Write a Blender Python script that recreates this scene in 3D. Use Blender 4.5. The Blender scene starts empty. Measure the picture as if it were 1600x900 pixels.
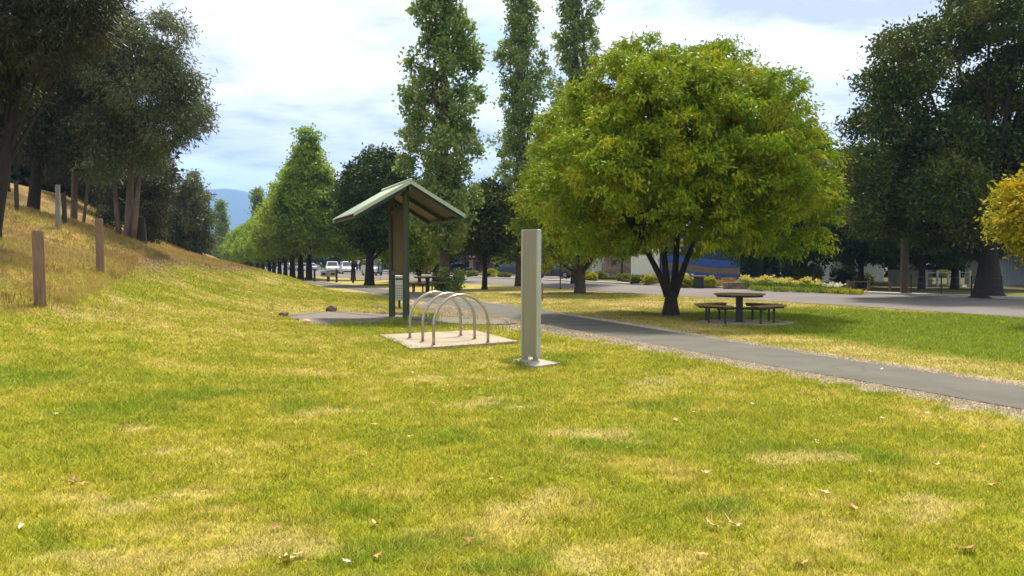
import bpy, bmesh, math, random
import numpy as np
from mathutils import Vector, Matrix

rng = np.random.default_rng(7)
random.seed(7)
scene = bpy.context.scene
C = scene.collection
PI = math.pi

# ------------------------------------------------------------------ camera
FPX, EYE, PITCH = 1386.0, 1.6, math.radians(1.65)
cam_d = bpy.data.cameras.new('camera')
cam = bpy.data.objects.new('camera', cam_d)
C.objects.link(cam)
cam.location = (0, 0, EYE)
cam.rotation_euler = (PI / 2 - PITCH, 0, 0)
cam_d.sensor_width = 36
cam_d.lens = 36 * FPX / 1600
cam_d.clip_end = 30000
scene.camera = cam


def ray(px, py):
    dx, dz = (px - 800) / FPX, -(py - 450) / FPX
    c, s = math.cos(PITCH), math.sin(PITCH)
    return (dx, c + dz * s, -s + dz * c)


def P(px, py, D):                       # the place at distance D along the view axis
    r = ray(px, py)
    t = D / r[1]
    return (r[0] * t, D, EYE + r[2] * t)


def G(px, py, z=0.0):                   # the place on level ground
    r = ray(px, py)
    t = (z - EYE) / r[2]
    return (r[0] * t, r[1] * t)


# ------------------------------------------------------------------ noise
def _hash(ix, iy, seed):
    h = (ix * 374761393 + iy * 668265263 + seed * 144269) & 0xFFFFFFFF
    h = ((h ^ (h >> 13)) * 1274126177) & 0xFFFFFFFF
    return ((h ^ (h >> 16)) & 0xFFFF) / 65535.0


def vnoise(x, y, seed=0):
    x = np.asarray(x, float); y = np.asarray(y, float)
    ix = np.floor(x).astype(np.int64); iy = np.floor(y).astype(np.int64)
    fx = x - ix; fy = y - iy
    fx = fx * fx * (3 - 2 * fx); fy = fy * fy * (3 - 2 * fy)
    a = _hash(ix, iy, seed); b = _hash(ix + 1, iy, seed)
    c = _hash(ix, iy + 1, seed); d = _hash(ix + 1, iy + 1, seed)
    return (a * (1 - fx) + b * fx) * (1 - fy) + (c * (1 - fx) + d * fx) * fy


def fbm(x, y, seed=0, octv=4):
    x = np.asarray(x, float); y = np.asarray(y, float)
    s = 0; a = .5; t = 0
    for o in range(octv):
        s = s + a * vnoise(x * 2 ** o + 17.3 * o, y * 2 ** o - 9.1 * o, seed + o)
        t += a; a *= .5
    return s / t


def sstep(a, b, x):
    t = np.clip((np.asarray(x, float) - a) / (b - a), 0, 1)
    return t * t * (3 - 2 * t)


# ------------------------------------------------------------------ path, road edges
def sheet_edges(near, far):
    return np.array([G(*p) for p in near]), np.array([G(*p) for p in far])


PATH_N = [(1600, 641), (1400, 605), (1200, 572), (1000, 535), (850, 508), (790, 497), (720, 482), (640, 467), (550, 452), (480, 443), (440, 437.5), (405, 433)]
PATH_F = [(1600, 606), (1400, 575), (1200, 544), (1000, 511), (850, 487), (790, 477.5), (720, 467), (640, 457), (550, 445.5), (480, 438), (440, 433.5), (405, 430)]
pn, pf = sheet_edges(PATH_N, PATH_F)
ROAD_N = [(1600, 497), (1400, 482.5), (1200, 470), (1000, 459.5), (880, 451.5), (720, 442.5), (620, 438), (530, 434), (470, 430), (400, 425)]
ROAD_F = [(1600, 468.5), (1400, 461), (1200, 453.5), (1000, 445.5), (880, 439.5), (720, 433), (620, 428.5), (560, 425.5), (500, 423), (420, 420)]
rn, rf = sheet_edges(ROAD_N, ROAD_F)


def extend(a, front, back):
    d0 = a[0] - a[2]; d0 /= np.linalg.norm(d0)
    d1 = a[-1] - a[-3]; d1 /= np.linalg.norm(d1)
    return np.vstack([a[0] + d0 * front, a, a[-1] + d1 * back])


pn, pf = extend(pn, 14, 60), extend(pf, 14, 60)
rn, rf = extend(rn, 40, 300), extend(rf, 40, 300)


def resample(a, step):
    seg = np.linalg.norm(np.diff(a, axis=0), axis=1)
    s = np.concatenate([[0], np.cumsum(seg)])
    n = max(4, int(s[-1] / step))
    t = np.linspace(0, s[-1], n)
    r = np.stack([np.interp(t, s, a[:, 0]), np.interp(t, s, a[:, 1])], 1)
    for _ in range(6):
        r[1:-1] = (r[:-2] + 2 * r[1:-1] + r[2:]) / 4
    return r


PNs, PFs = resample(pn, .5), resample(pf, .5)
RNs, RFs = resample(rn, 2.0), resample(rf, 2.0)
pn_o = np.argsort(PNs[:, 1]); pf_o = np.argsort(PFs[:, 1])
rn_o = np.argsort(RNs[:, 1]); rf_o = np.argsort(RFs[:, 1])


def xpn(y): return np.interp(y, PNs[pn_o, 1], PNs[pn_o, 0])
def xpf(y): return np.interp(y, PFs[pf_o, 1], PFs[pf_o, 0])
def xrn(y): return np.interp(y, RNs[rn_o, 1], RNs[rn_o, 0])
def xrf(y): return np.interp(y, RFs[rf_o, 1], RFs[rf_o, 0])


# ------------------------------------------------------------------ terrain
ctl = []
def cp(px, py, D): ctl.append(P(px, py, D))
for p in [(0, 560, 12.2), (62, 477, 16.6), (157, 424, 23.4), (240, 406, 31), (90, 358, 28.5), (300, 411, 36), (345, 411, 43), (390, 420, 52), (430, 427, 62),
          (400, 450, 36.5), (200, 480, 19.5), (300, 470, 24), (0, 322, 30), (60, 333, 34), (130, 352, 36), (200, 375, 38.5), (260, 397, 41), (330, 407, 47),
          (0, 420, 19), (-200, 420, 16), (-200, 338, 24), (0, 285, 52), (100, 305, 60), (200, 362, 58), (260, 388, 55), (300, 399, 60), (340, 408, 65), (385, 417, 75), (-300, 285, 45)]:
    cp(*p)
for x, y, z in [(-6, 8, .1), (-9, 8, .35), (-14, 8, 1.3), (-22, 8, 2.8), (-4, 14, .04), (-4, 22, 0), (-4.5, 30, 0.02), (-7.2, 27.5, .05), (-7, 38, .1), (-40, 60, 6.6), (-60, 40, 9), (-40, 20, 5.6),
                (-40, 90, 5), (-26, 80, 1.3), (-27, 100, .6), (-45, 130, 4), (-10, 0, .4), (-20, 0, 2), (-35, 0, 5), (0, 0, 0), (0, 10, 0), (0, 20, 0), (0, 30, 0), (0, 45, 0), (5, 5, 0), (-8, 50, 0), (-14, 65, 0), (-60, 100, 8), (-60, 0, 9)]:
    ctl.append((x, y, z))
ctl = np.array(ctl)


def _phi(r2): return .5 * r2 * np.log(r2 + 1e-9)


_n = len(ctl)
_A = np.zeros((_n + 3, _n + 3))
_d2 = ((ctl[:, None, :2] - ctl[None, :, :2]) ** 2).sum(2)
_A[:_n, :_n] = _phi(_d2) + np.eye(_n) * .25
_A[:_n, _n] = 1; _A[:_n, _n + 1:] = ctl[:, :2]
_A[_n, :_n] = 1; _A[_n + 1:, :_n] = ctl[:, :2].T
_w = np.linalg.solve(_A, np.concatenate([ctl[:, 2], np.zeros(3)]))


def terrain(x, y):
    x = np.asarray(x, float); y = np.asarray(y, float)
    sh = x.shape
    x = x.ravel(); y = y.ravel()
    cx = np.clip(x, -58, 5); cy = np.clip(y, -5, 125)
    z = np.zeros_like(x)
    for i in range(_n):
        z += _w[i] * _phi((cx - ctl[i, 0]) ** 2 + (cy - ctl[i, 1]) ** 2)
    z += _w[_n] + _w[_n + 1] * cx + _w[_n + 2] * cy
    left = xpn(y) - x
    m = sstep(.8, 5.0, left) * (1 - sstep(95, 170, y)) * sstep(-30, 2, y) * (1 - sstep(70, 300, -x))
    z = np.clip(z, -.02, 14) * m
    lump = (fbm(x * .9, y * .9, 31, 3) - .5) * .07 + (fbm(x * .25, y * .25, 41, 2) - .5) * .08
    out = sstep(.25, 1.2, np.maximum(xpn(y) - x, np.minimum(x - xpf(y), xrn(y) - x))) * (1 - sstep(40, 80, y))
    return (z + lump * out).reshape(sh)


def tz(x, y): return float(terrain(np.array([x]), np.array([y]))[0])


# boundary of the rough bank on the left
BX = np.array([(0, -9.2), (12, -9.4), (16.6, -8.9), (23.4, -10.7), (31, -13.2), (36, -13.4), (43, -14.0), (52, -15.0), (62, -16.6), (80, -23), (120, -40)])


def xbank(y): return np.interp(y, BX[:, 0], BX[:, 1])


STRAW = [(395, 612, .9, .16), (175, 677, .22, .22), (160, 865, .42, .3), (400, 855, .35, .22), (858, 792, .16, .28), (235, 782, .35, .22), (640, 835, .2, .22), (1000, 440, .6, 1.2),
         (770, 632, .4, .4), (560, 640, .4, .3), (930, 680, .4, .3), (1240, 720, .3, .3), (860, 735, .3, .25), (190, 520, .5, .9), (250, 465, .8, 1.2), (330, 475, .9, 1.5), (240, 450, 1., 2.), (360, 455, 1., 2.), (420, 465, .8, 2),
         (1460, 800, .3, .2), (720, 590, .6, .4), (1000, 595, .5, .4), (120, 545, .7, .5), (1080, 880, .2, .2), (900, 880, .2, .2), (300, 700, .4, .2)]
LUSH = [(70, 605, .9, .8), (505, 630, .4, .5), (570, 865, .5, .4), (1190, 705, .6, .4), (870, 560, .5, .5), (940, 700, .4, .4), (180, 640, .6, .5), (560, 790, .4, .3), (1050, 630, .5, .4), (300, 620, .7, .5), (700, 690, .4, .3),
        (130, 465, .5, .8), (560, 515, .5, .5), (1130, 800, .5, .3), (1350, 720, .4, .4), (60, 850, .2, .2), (760, 880, .3, .2), (140, 480, .7, 1.)]
STRAW = [(*G(a, b), c, d) for a, b, c, d in STRAW]
LUSH = [(*G(a, b), c, d) for a, b, c, d in LUSH]
BARE = [G(906, 458), G(755, 452), G(1048, 494), G(577, 446), G(700, 452), G(1545, 466)]


def surface(x, y, z):
    """colour and blade density / height of the ground (what grows or lies there)"""
    n1 = fbm(x * .28, y * .28, 3); n2 = fbm(x * 1.1, y * 1.1, 11); n3 = fbm(x * 3.7, y * 3.7, 23, 3)
    n4 = fbm(x * 9.0, y * 9.0, 51, 3); n5 = fbm(x * 2.3, y * 2.3, 71, 4)
    wx = x + (n2 - .5) * 1.1; wy = y + (fbm(x * 1.3, y * 1.3, 77) - .5) * 1.1
    s = np.zeros_like(x); l = np.zeros_like(x)
    for a, b, c, d in STRAW:
        s = np.maximum(s, np.exp(-(((wx - a) / c) ** 2 + ((wy - b) / d) ** 2)))
    for a, b, c, d in LUSH:
        l = np.maximum(l, np.exp(-(((wx - a) / c) ** 2 + ((wy - b) / d) ** 2)))
    s = sstep(.18, .62, s * .8 + (n3 - .5) * 1.2 + (n5 - .5) * 1.3 + (n4 - .5) * .9) * sstep(.02, .2, s)
    l = sstep(.15, .75, l * .8 + (n5 - .5) * 1.2 + (n4 - .5) * .8) * sstep(.02, .2, l)
    mid = sstep(0, .6, x - xpf(y)) * sstep(0, .6, xrn(y) - x)
    yl = y + .02 * x
    lushmid = mid * sstep(.25, 1.2, x - xpf(y) - 1.6) * (1 - sstep(27.5, 32, y + (n1 - .5) * 5)) * sstep(-4, 1, x + 4)
    dry = sstep(.47, .66, .25 * n1 + .2 * n2 + .3 * n5 + .25 * n4 + .05 * sstep(14, 30, y)) * .45
    dry = np.clip(np.maximum(dry, s * .55) + mid * (.35 + .5 * (n2 - .5)) * (1 - lushmid), 0, 1)
    l = np.clip(np.maximum(l * .9, lushmid) * (1 - s * .6), 0, 1)
    dry = dry * (1 - l * .8)
    green = np.array([.235, .265, .013]); ygr = np.array([.41, .355, .026]); lush = np.array([.175, .245, .011]); straw = np.array([.54, .405, .165])
    t = sstep(.32, .64, .25 * n2 + .2 * n1 + .3 * n5 + .25 * n4)[:, None]
    col = green * (1 - t) + ygr * t
    col = col * (1 - l[:, None]) + lush * l[:, None]
    col = col * (1 - dry[:, None]) + straw * dry[:, None]
    dens = np.clip(1.0 - .55 * dry, .25, 1); hgt = .8 + .35 * n5 + .35 * l - .3 * dry
    # rough dry bank
    bd = xbank(y) - x
    bank = sstep(-1.9, 2.2, bd + (n2 - .5) * 2.4 + (n5 - .5) * 2.4) * sstep(6, 12, y)
    gold = np.array([.42, .295, .075]); rust = np.array([.25, .15, .065]); dull = np.array([.23, .215, .05])
    bt = sstep(.38, .60, n1 * .5 + n5 * .5)[:, None]; bt2 = sstep(.5, .7, fbm(x * .5, y * .5, 91))[:, None]
    bcol = gold * (1 - bt) + rust * bt
    bcol = bcol * (1 - bt2 * .75) + dull * bt2 * .75
    col = col * (1 - bank[:, None]) + bcol * bank[:, None]
    # bark and twig litter along the foot of the bank
    deb = np.exp(-((bd + .3 + (n2 - .5) * 2.0) / .95) ** 2) * sstep(24, 30, y) * (1 - sstep(70, 90, y))
    deb = np.clip(deb * (.55 + .8 * n3), 0, 1)
    col = col * (1 - deb[:, None]) + np.array([.19, .115, .065]) * deb[:, None]
    dens = dens * (1 - .75 * deb) * (1 - .5 * bank)
    hgt = hgt + .7 * bank
    # loose gravel shoulders of the path
    nz = (n3 - .5) * .75 + (n2 - .5) * .5
    gl = xpn(y) - x; gr = x - xpf(y)
    wl = .55 + .9 * sstep(17, 24, y) * (1 - sstep(34, 44, y))
    g = sstep(-.12, .12, wl + nz - gl) * sstep(-.6, -.3, gl) + sstep(-.12, .12, .42 + nz * .8 - gr) * sstep(-.6, -.3, gr)
    g = np.clip(g, 0, 1) * sstep(-.5, 0, np.maximum(gl, gr) + .4)
    grav = np.array([.37, .30, .205]) * (.8 + .4 * n3[:, None])
    col = col * (1 - g[:, None] * .9) + grav * g[:, None] * .9
    dens = dens * (1 - .9 * g)
    for a, b in BARE:
        w = np.exp(-(((wx - a) / 1.5) ** 2 + ((wy - b) / 1.4) ** 2))
        col = col * (1 - .75 * w[:, None]) + np.array([.22, .13, .065]) * .75 * w[:, None]
        dens = dens * (1 - .8 * w)
    # beyond the road
    far = sstep(0, 1.5, x - xrf(y))
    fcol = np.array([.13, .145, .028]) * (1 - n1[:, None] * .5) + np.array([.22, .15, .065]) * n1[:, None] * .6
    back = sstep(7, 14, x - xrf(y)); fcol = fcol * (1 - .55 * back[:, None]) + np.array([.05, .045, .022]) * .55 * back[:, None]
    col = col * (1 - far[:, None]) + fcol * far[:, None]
    ff = sstep(150, 400, np.hypot(x, y))
    col = col * (1 - ff[:, None]) + np.array([.10, .12, .04]) * ff[:, None]
    inp = (gl < -.05) & (gr < -.05)
    dens = np.where(inp, 0, dens)
    return col, dens, hgt


# ------------------------------------------------------------------ materials
def nodes_of(m):
    m.use_nodes = True
    nt = m.node_tree
    return nt, nt.nodes, nt.links


def pmat(name, c1, c2=None, scale=8.0, rough=.7, metal=0.0, bump=0.0, stretch=(1, 1, 1), spec=.4, detail=6, coat=0.0, lo=.35, hi=.68, blotch=0):
    m = bpy.data.materials.new(name)
    nt, N, L = nodes_of(m)
    b = N['Principled BSDF']
    b.inputs['Roughness'].default_value = rough
    b.inputs['Metallic'].default_value = metal
    b.inputs['Specular IOR Level'].default_value = spec
    if coat: b.inputs['Coat Weight'].default_value = coat
    if c2 is None:
        c2 = tuple(v * .8 for v in c1)
    tc = N.new('ShaderNodeTexCoord'); mp = N.new('ShaderNodeMapping')
    mp.inputs['Scale'].default_value = stretch
    L.new(tc.outputs['Object'], mp.inputs['Vector'])
    nz = N.new('ShaderNodeTexNoise'); nz.inputs['Scale'].default_value = scale; nz.inputs['Detail'].default_value = detail; nz.inputs['Roughness'].default_value = .62
    L.new(mp.outputs['Vector'], nz.inputs['Vector'])
    r = N.new('ShaderNodeValToRGB')
    r.color_ramp.elements[0].position = lo; r.color_ramp.elements[1].position = hi
    r.color_ramp.elements[0].color = (*c1, 1); r.color_ramp.elements[1].color = (*c2, 1)
    L.new(nz.outputs['Fac'], r.inputs['Fac']); L.new(r.outputs['Color'], b.inputs['Base Color'])
    if blotch:
        n2 = N.new('ShaderNodeTexNoise'); n2.inputs['Scale'].default_value = blotch; n2.inputs['Detail'].default_value = 5; L.new(tc.outputs['Object'], n2.inputs['Vector'])
        mr = N.new('ShaderNodeMapRange'); mr.inputs['From Min'].default_value = .35; mr.inputs['From Max'].default_value = .65; mr.inputs['To Min'].default_value = .82; mr.inputs['To Max'].default_value = 1.12
        L.new(n2.outputs['Fac'], mr.inputs['Value']); vm = N.new('ShaderNodeVectorMath'); vm.operation = 'SCALE'
        L.new(r.outputs['Color'], vm.inputs[0]); L.new(mr.outputs['Result'], vm.inputs['Scale']); L.new(vm.outputs['Vector'], b.inputs['Base Color'])
    if bump:
        bp = N.new('ShaderNodeBump'); bp.inputs['Strength'].default_value = bump; bp.inputs['Distance'].default_value = .02
        L.new(nz.outputs['Fac'], bp.inputs['Height']); L.new(bp.outputs['Normal'], b.inputs['Normal'])
    return m


def leafmat(name, a, b, c, trans=.35, nscale=.9, rough=.55):
    """a, b: leaf colours mixed leaf by leaf; c: the colour of some clumps"""
    m = bpy.data.materials.new(name)
    nt, N, L = nodes_of(m)
    p = N['Principled BSDF']; out = N['Material Output']
    geo = N.new('ShaderNodeNewGeometry')
    mx = N.new('ShaderNodeMix'); mx.data_type = 'RGBA'
    mx.inputs['A'].default_value = (*a, 1); mx.inputs['B'].default_value = (*b, 1)
    L.new(geo.outputs['Random Per Island'], mx.inputs['Factor'])
    tc = N.new('ShaderNodeTexCoord'); nz = N.new('ShaderNodeTexNoise'); nz.inputs['Scale'].default_value = nscale; nz.inputs['Detail'].default_value = 5
    L.new(tc.outputs['Object'], nz.inputs['Vector'])
    r = N.new('ShaderNodeValToRGB'); r.color_ramp.elements[0].position = .48; r.color_ramp.elements[1].position = .66
    L.new(nz.outputs['Fac'], r.inputs['Fac'])
    m2 = N.new('ShaderNodeMix'); m2.data_type = 'RGBA'; m2.inputs['B'].default_value = (*c, 1)
    L.new(r.outputs['Color'], m2.inputs['Factor']); L.new(mx.outputs['Result'], m2.inputs['A'])
    L.new(m2.outputs['Result'], p.inputs['Base Color'])
    p.inputs['Roughness'].default_value = rough; p.inputs['Specular IOR Level'].default_value = .12
    tr = N.new('ShaderNodeBsdfTranslucent'); L.new(m2.outputs['Result'], tr.inputs['Color'])
    ms = N.new('ShaderNodeMixShader'); ms.inputs[0].default_value = trans
    L.new(p.outputs[0], ms.inputs[1]); L.new(tr.outputs[0], ms.inputs[2]); L.new(ms.outputs[0], out.inputs['Surface'])
    return m


def attrmat(name, rough=.9, nscale=30, amp=.35, trans=0, bump=.5):
    m = bpy.data.materials.new(name)
    nt, N, L = nodes_of(m)
    p = N['Principled BSDF']; out = N['Material Output']
    at = N.new('ShaderNodeAttribute'); at.attribute_name = 'Col'
    tc = N.new('ShaderNodeTexCoord'); nz = N.new('ShaderNodeTexNoise'); nz.inputs['Scale'].default_value = nscale; nz.inputs['Detail'].default_value = 8; nz.inputs['Roughness'].default_value = .7
    L.new(tc.outputs['Object'], nz.inputs['Vector'])
    mr = N.new('ShaderNodeMapRange'); mr.inputs['From Min'].default_value = .3; mr.inputs['From Max'].default_value = .7
    mr.inputs['To Min'].default_value = 1 - amp; mr.inputs['To Max'].default_value = 1 + amp
    L.new(nz.outputs['Fac'], mr.inputs['Value'])
    vm = N.new('ShaderNodeVectorMath'); vm.operation = 'SCALE'
    L.new(at.outputs['Color'], vm.inputs[0]); L.new(mr.outputs['Result'], vm.inputs['Scale'])
    L.new(vm.outputs['Vector'], p.inputs['Base Color'])
    p.inputs['Roughness'].default_value = rough; p.inputs['Specular IOR Level'].default_value = .02 if trans else .1
    if bump:
        bp = N.new('ShaderNodeBump'); bp.inputs['Strength'].default_value = bump; bp.inputs['Distance'].default_value = .03
        L.new(nz.outputs['Fac'], bp.inputs['Height']); L.new(bp.outputs['Normal'], p.inputs['Normal'])
    if trans:
        ge = N.new('ShaderNodeNewGeometry'); v1 = N.new('ShaderNodeVectorMath'); v1.operation = 'MULTIPLY_ADD'
        v1.inputs[1].default_value = (.7, .7, .7); v1.inputs[2].default_value = (0, 0, .8); L.new(ge.outputs['Normal'], v1.inputs[0])
        v2 = N.new('ShaderNodeVectorMath'); v2.operation = 'NORMALIZE'; L.new(v1.outputs[0], v2.inputs[0]); L.new(v2.outputs[0], p.inputs['Normal'])
    if trans:
        tr = N.new('ShaderNodeBsdfTranslucent'); L.new(vm.outputs['Vector'], tr.inputs['Color'])
        ms = N.new('ShaderNodeMixShader'); ms.inputs[0].default_value = trans
        L.new(p.outputs[0], ms.inputs[1]); L.new(tr.outputs[0], ms.inputs[2]); L.new(ms.outputs[0], out.inputs['Surface'])
    return m


M = {}
M['soil'] = attrmat('lawn_soil', nscale=14, amp=.4)
M['blade'] = attrmat('grass_blade', rough=.6, nscale=3, amp=.08, trans=.3, bump=0)
M['stone_chip'] = attrmat('stone_chip', rough=.9, nscale=3, amp=.1, bump=0)
M['asphalt'] = pmat('path_asphalt', (.070, .067, .050), (.105, .098, .077), 120, .9, bump=.25, blotch=1.1)
M['road'] = pmat('road_asphalt', (.105, .09, .083), (.14, .122, .11), 60, .9, bump=.1, blotch=.35)
M['kerb'] = pmat('kerb_concrete', (.5, .47, .42), (.4, .38, .33), 6, .85)
M['concrete'] = pmat('concrete', (.33, .275, .195), (.25, .20, .14), 30, .9, bump=.15, blotch=1.6)
M['concrete_white'] = pmat('pale_concrete', (.34, .31, .25), (.26, .24, .19), 30, .9, bump=.12, blotch=4)
M['gravel'] = pmat('grey_gravel', (.10, .085, .068), (.24, .205, .165), 60, .95, bump=.9, detail=8)
M['alu'] = pmat('brushed_aluminium', (.32, .305, .262), (.26, .25, .215), 4, .45, .55, stretch=(30, 30, .25))
M['alu_edge'] = pmat('bright_aluminium', (.52, .52, .49), (.43, .43, .41), 6, .35, .6)
M['steel'] = pmat('polished_steel', (.46, .41, .34), (.36, .32, .26), 10, .3, .95)
M['roof_green'] = pmat('pale_green_roof', (.40, .46, .33), (.34, .40, .28), 3, .5)
M['post_green'] = pmat('dark_green_timber', (.042, .05, .03), (.07, .078, .043), 12, .75, stretch=(4, 4, .4), bump=.3)
M['dark_frame'] = pmat('dark_frame', (.03, .032, .025), (.045, .045, .035), 10, .6)
M['board'] = pmat('weathered_board', (.030, .018, .010), (.085, .048, .02), 3.2, .5, stretch=(3, 3, .7), detail=9)
M['soffit'] = pmat('brown_soffit', (.085, .075, .065), (.12, .105, .09), 4, .8)
M['bin_metal'] = pmat('galvanised_bin', (.42, .46, .41), (.5, .53, .47), 8, .5, .3)
M['black'] = pmat('black_void', (.012, .012, .012), (.02, .02, .02), 5, .8)
M['dark_steel'] = pmat('dark_painted_steel', (.022, .026, .022), (.034, .038, .03), 8, .5)
M['table_wood'] = pmat('weathered_slat_wood', (.27, .18, .065), (.17, .105, .04), 6, .7, stretch=(8, 1, 1), bump=.2)
M['table_edge'] = pmat('dark_wood_edge', (.045, .022, .012), (.07, .034, .02), 8, .7)
M['post_wood'] = pmat('brown_post_wood', (.155, .088, .055), (.27, .175, .12), 7, .85, stretch=(5, 5, .5), bump=.6)
M['post_grey'] = pmat('grey_post_wood', (.20, .19, .165), (.30, .28, .24), 7, .85, stretch=(5, 5, .5), bump=.5)
M['post_dark'] = pmat('dark_post_wood', (.035, .028, .022), (.06, .048, .036), 7, .85, stretch=(5, 5, .5), bump=.5)
M['bark'] = pmat('brown_bark', (.06, .043, .03), (.14, .105, .075), 9, .9, stretch=(3, 3, .6), bump=1.0)
M['bark_dark'] = pmat('dark_bark', (.018, .013, .010), (.042, .031, .023), 9, .9, stretch=(3, 3, .6), bump=1.0)
M['bark_pale'] = pmat('pale_gum_bark', (.19, .135, .10), (.08, .055, .04), 3, .85, stretch=(2, 2, .5), bump=.4)
M['rock_brown'] = pmat('brown_rock', (.12, .075, .05), (.24, .165, .12), 7, .95, bump=.8)
M['rock_pale'] = pmat('pale_rock', (.55, .44, .25), (.40, .30, .17), 7, .95, bump=.8)
def cracked(m, scale, width):
    nt, N, L = nodes_of(m); b = N['Principled BSDF']; src = b.inputs['Base Color'].links[0].from_socket
    tc = N.new('ShaderNodeTexCoord'); nz = N.new('ShaderNodeTexNoise'); nz.inputs['Scale'].default_value = 2.2; nz.inputs['Detail'].default_value = 4; L.new(tc.outputs['Object'], nz.inputs['Vector'])
    mx = N.new('ShaderNodeMix'); mx.data_type = 'VECTOR'; mx.inputs['Factor'].default_value = .12; L.new(tc.outputs['Object'], mx.inputs['A']); L.new(nz.outputs['Color'], mx.inputs['B'])
    vo = N.new('ShaderNodeTexVoronoi'); vo.feature = 'DISTANCE_TO_EDGE'; vo.inputs['Scale'].default_value = scale; L.new(mx.outputs['Result'], vo.inputs['Vector'])
    mr = N.new('ShaderNodeMapRange'); mr.inputs['From Min'].default_value = 0; mr.inputs['From Max'].default_value = width; mr.inputs['To Min'].default_value = .75; mr.inputs['To Max'].default_value = 1
    L.new(vo.outputs['Distance'], mr.inputs['Value'])
    vm = N.new('ShaderNodeVectorMath'); vm.operation = 'SCALE'; L.new(src, vm.inputs[0]); L.new(mr.outputs['Result'], vm.inputs['Scale']); L.new(vm.outputs['Vector'], b.inputs['Base Color'])


cracked(M['asphalt'], .42, .008)
# leaves
M['ash'] = leafmat('ash_leaf', (.12, .205, .008), (.28, .355, .012), (.37, .365, .014), .25, .9)
M['poplar'] = leafmat('poplar_leaf', (.13, .205, .035), (.28, .36, .09), (.34, .40, .13), .42, .7, .4)
M['plane'] = leafmat('plane_leaf', (.145, .24, .016), (.27, .37, .035), (.34, .42, .05), .42, .5)
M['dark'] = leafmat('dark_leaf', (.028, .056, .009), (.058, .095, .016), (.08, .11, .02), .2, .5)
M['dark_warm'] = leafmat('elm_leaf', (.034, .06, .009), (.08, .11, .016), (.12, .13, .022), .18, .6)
M['gum'] = leafmat('gum_leaf', (.065, .088, .032), (.14, .165, .075), (.19, .19, .095), .25, .6, .45)
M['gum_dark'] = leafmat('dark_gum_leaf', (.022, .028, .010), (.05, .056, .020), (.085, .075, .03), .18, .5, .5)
M['yellow'] = leafmat('yellow_leaf', (.36, .29, .010), (.27, .27, .014), (.44, .32, .010), .4, 1.2)
M['hedge'] = leafmat('golden_hedge_leaf', (.26, .28, .012), (.42, .40, .02), (.48, .42, .02), .3, 1.5)
M['shrub'] = leafmat('shrub_leaf', (.12, .155, .016), (.19, .21, .026), (.25, .23, .035), .3, 1.5)
M['strap'] = leafmat('strap_leaf', (.13, .21, .018), (.24, .31, .03), (.32, .31, .04), .3, 1.5)
M['clover'] = leafmat('clover_leaf', (.17, .26, .016), (.23, .30, .025), (.28, .31, .03), .3, 1.5)
M['flower'] = leafmat('yellow_petal', (.62, .50, .05), (.7, .62, .2), (.62, .52, .08), .3, 1.5)
M['flower_white'] = leafmat('cream_petal', (.7, .66, .48), (.75, .72, .6), (.7, .62, .3), .3, 1.5)
M['flax'] = leafmat('orange_flax', (.38, .20, .07), (.30, .22, .06), (.45, .26, .1), .2, 2)
M['dryleaf'] = leafmat('dry_stalk', (.38, .26, .075), (.48, .36, .13), (.25, .15, .06), .3, .5)
for nme, c in [('orange', (.66, .34, .10)), ('tan', (.68, .48, .24)), ('yellow', (.72, .58, .2)), ('rust', (.36, .17, .05)), ('pale', (.75, .68, .5))]:
    M['fall_' + nme] = pmat('fallen_leaf_' + nme, c, tuple(v * .65 for v in c), 40, .7)
# buildings, vehicles
M['corr'] = pmat('pale_corrugated_iron', (.78, .77, .72), (.70, .69, .64), 2, .55, .0)
M['corr_grey'] = pmat('grey_corrugated_iron', (.30, .33, .33), (.38, .40, .40), 2, .55, .2)
M['rust'] = pmat('rusty_iron', (.28, .12, .06), (.38, .22, .14), 3, .8)
M['shed_shaded'] = pmat('shaded_blue_iron', (.03, .04, .07), (.04, .055, .09), 2, .6)  # shade on the upper front wall is put into this darkened blue
M['mural_blue'] = pmat('mural_blue', (.035, .085, .33), (.05, .12, .42), 2, .6)
M['mural_olive'] = pmat('mural_olive', (.20, .17, .075), (.26, .16, .08), 1.2, .7)
M['white'] = pmat('white_paint', (.78, .77, .73), (.70, .69, .65), 5, .6)
M['cream'] = pmat('cream_render', (.55, .49, .40), (.48, .42, .34), 3, .8)
M['stone'] = pmat('rubble_stone', (.13, .09, .065), (.36, .27, .20), 2.6, .9, bump=.8, detail=3)
M['brown_roof'] = pmat('brown_roof', (.12, .07, .055), (.16, .10, .08), 3, .7)
M['blue_roof'] = pmat('blue_roof', (.06, .07, .30), (.08, .09, .34), 3, .6)
M['aqua'] = pmat('aqua_awning', (.45, .58, .52), (.38, .50, .45), 3, .6)
M['orange'] = pmat('orange_wall', (.52, .11, .045), (.62, .17, .07), 2, .8)
M['shopyellow'] = pmat('yellow_wall', (.60, .45, .12), (.5, .38, .1), 2, .8)
M['terra'] = pmat('terracotta_roof', (.42, .13, .06), (.3, .09, .05), 3, .8)
M['glass'] = pmat('dark_glass', (.02, .025, .03), (.03, .035, .04), 2, .08, 0, spec=.8)
M['housewhite'] = pmat('white_weatherboard', (.62, .62, .56), (.54, .54, .48), 2, .7)
M['fence_white'] = pmat('worn_white_rail', (.55, .53, .48), (.42, .40, .36), 6, .8)
M['fence_grey'] = pmat('grey_palings', (.16, .14, .12), (.23, .20, .17), 6, .9, stretch=(6, 6, .5))
M['tyre'] = pmat('tyre', (.015, .015, .015), (.022, .022, .022), 9, .85)
M['rim'] = pmat('rim', (.45, .46, .48), (.36, .37, .39), 9, .35, .8)
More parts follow.
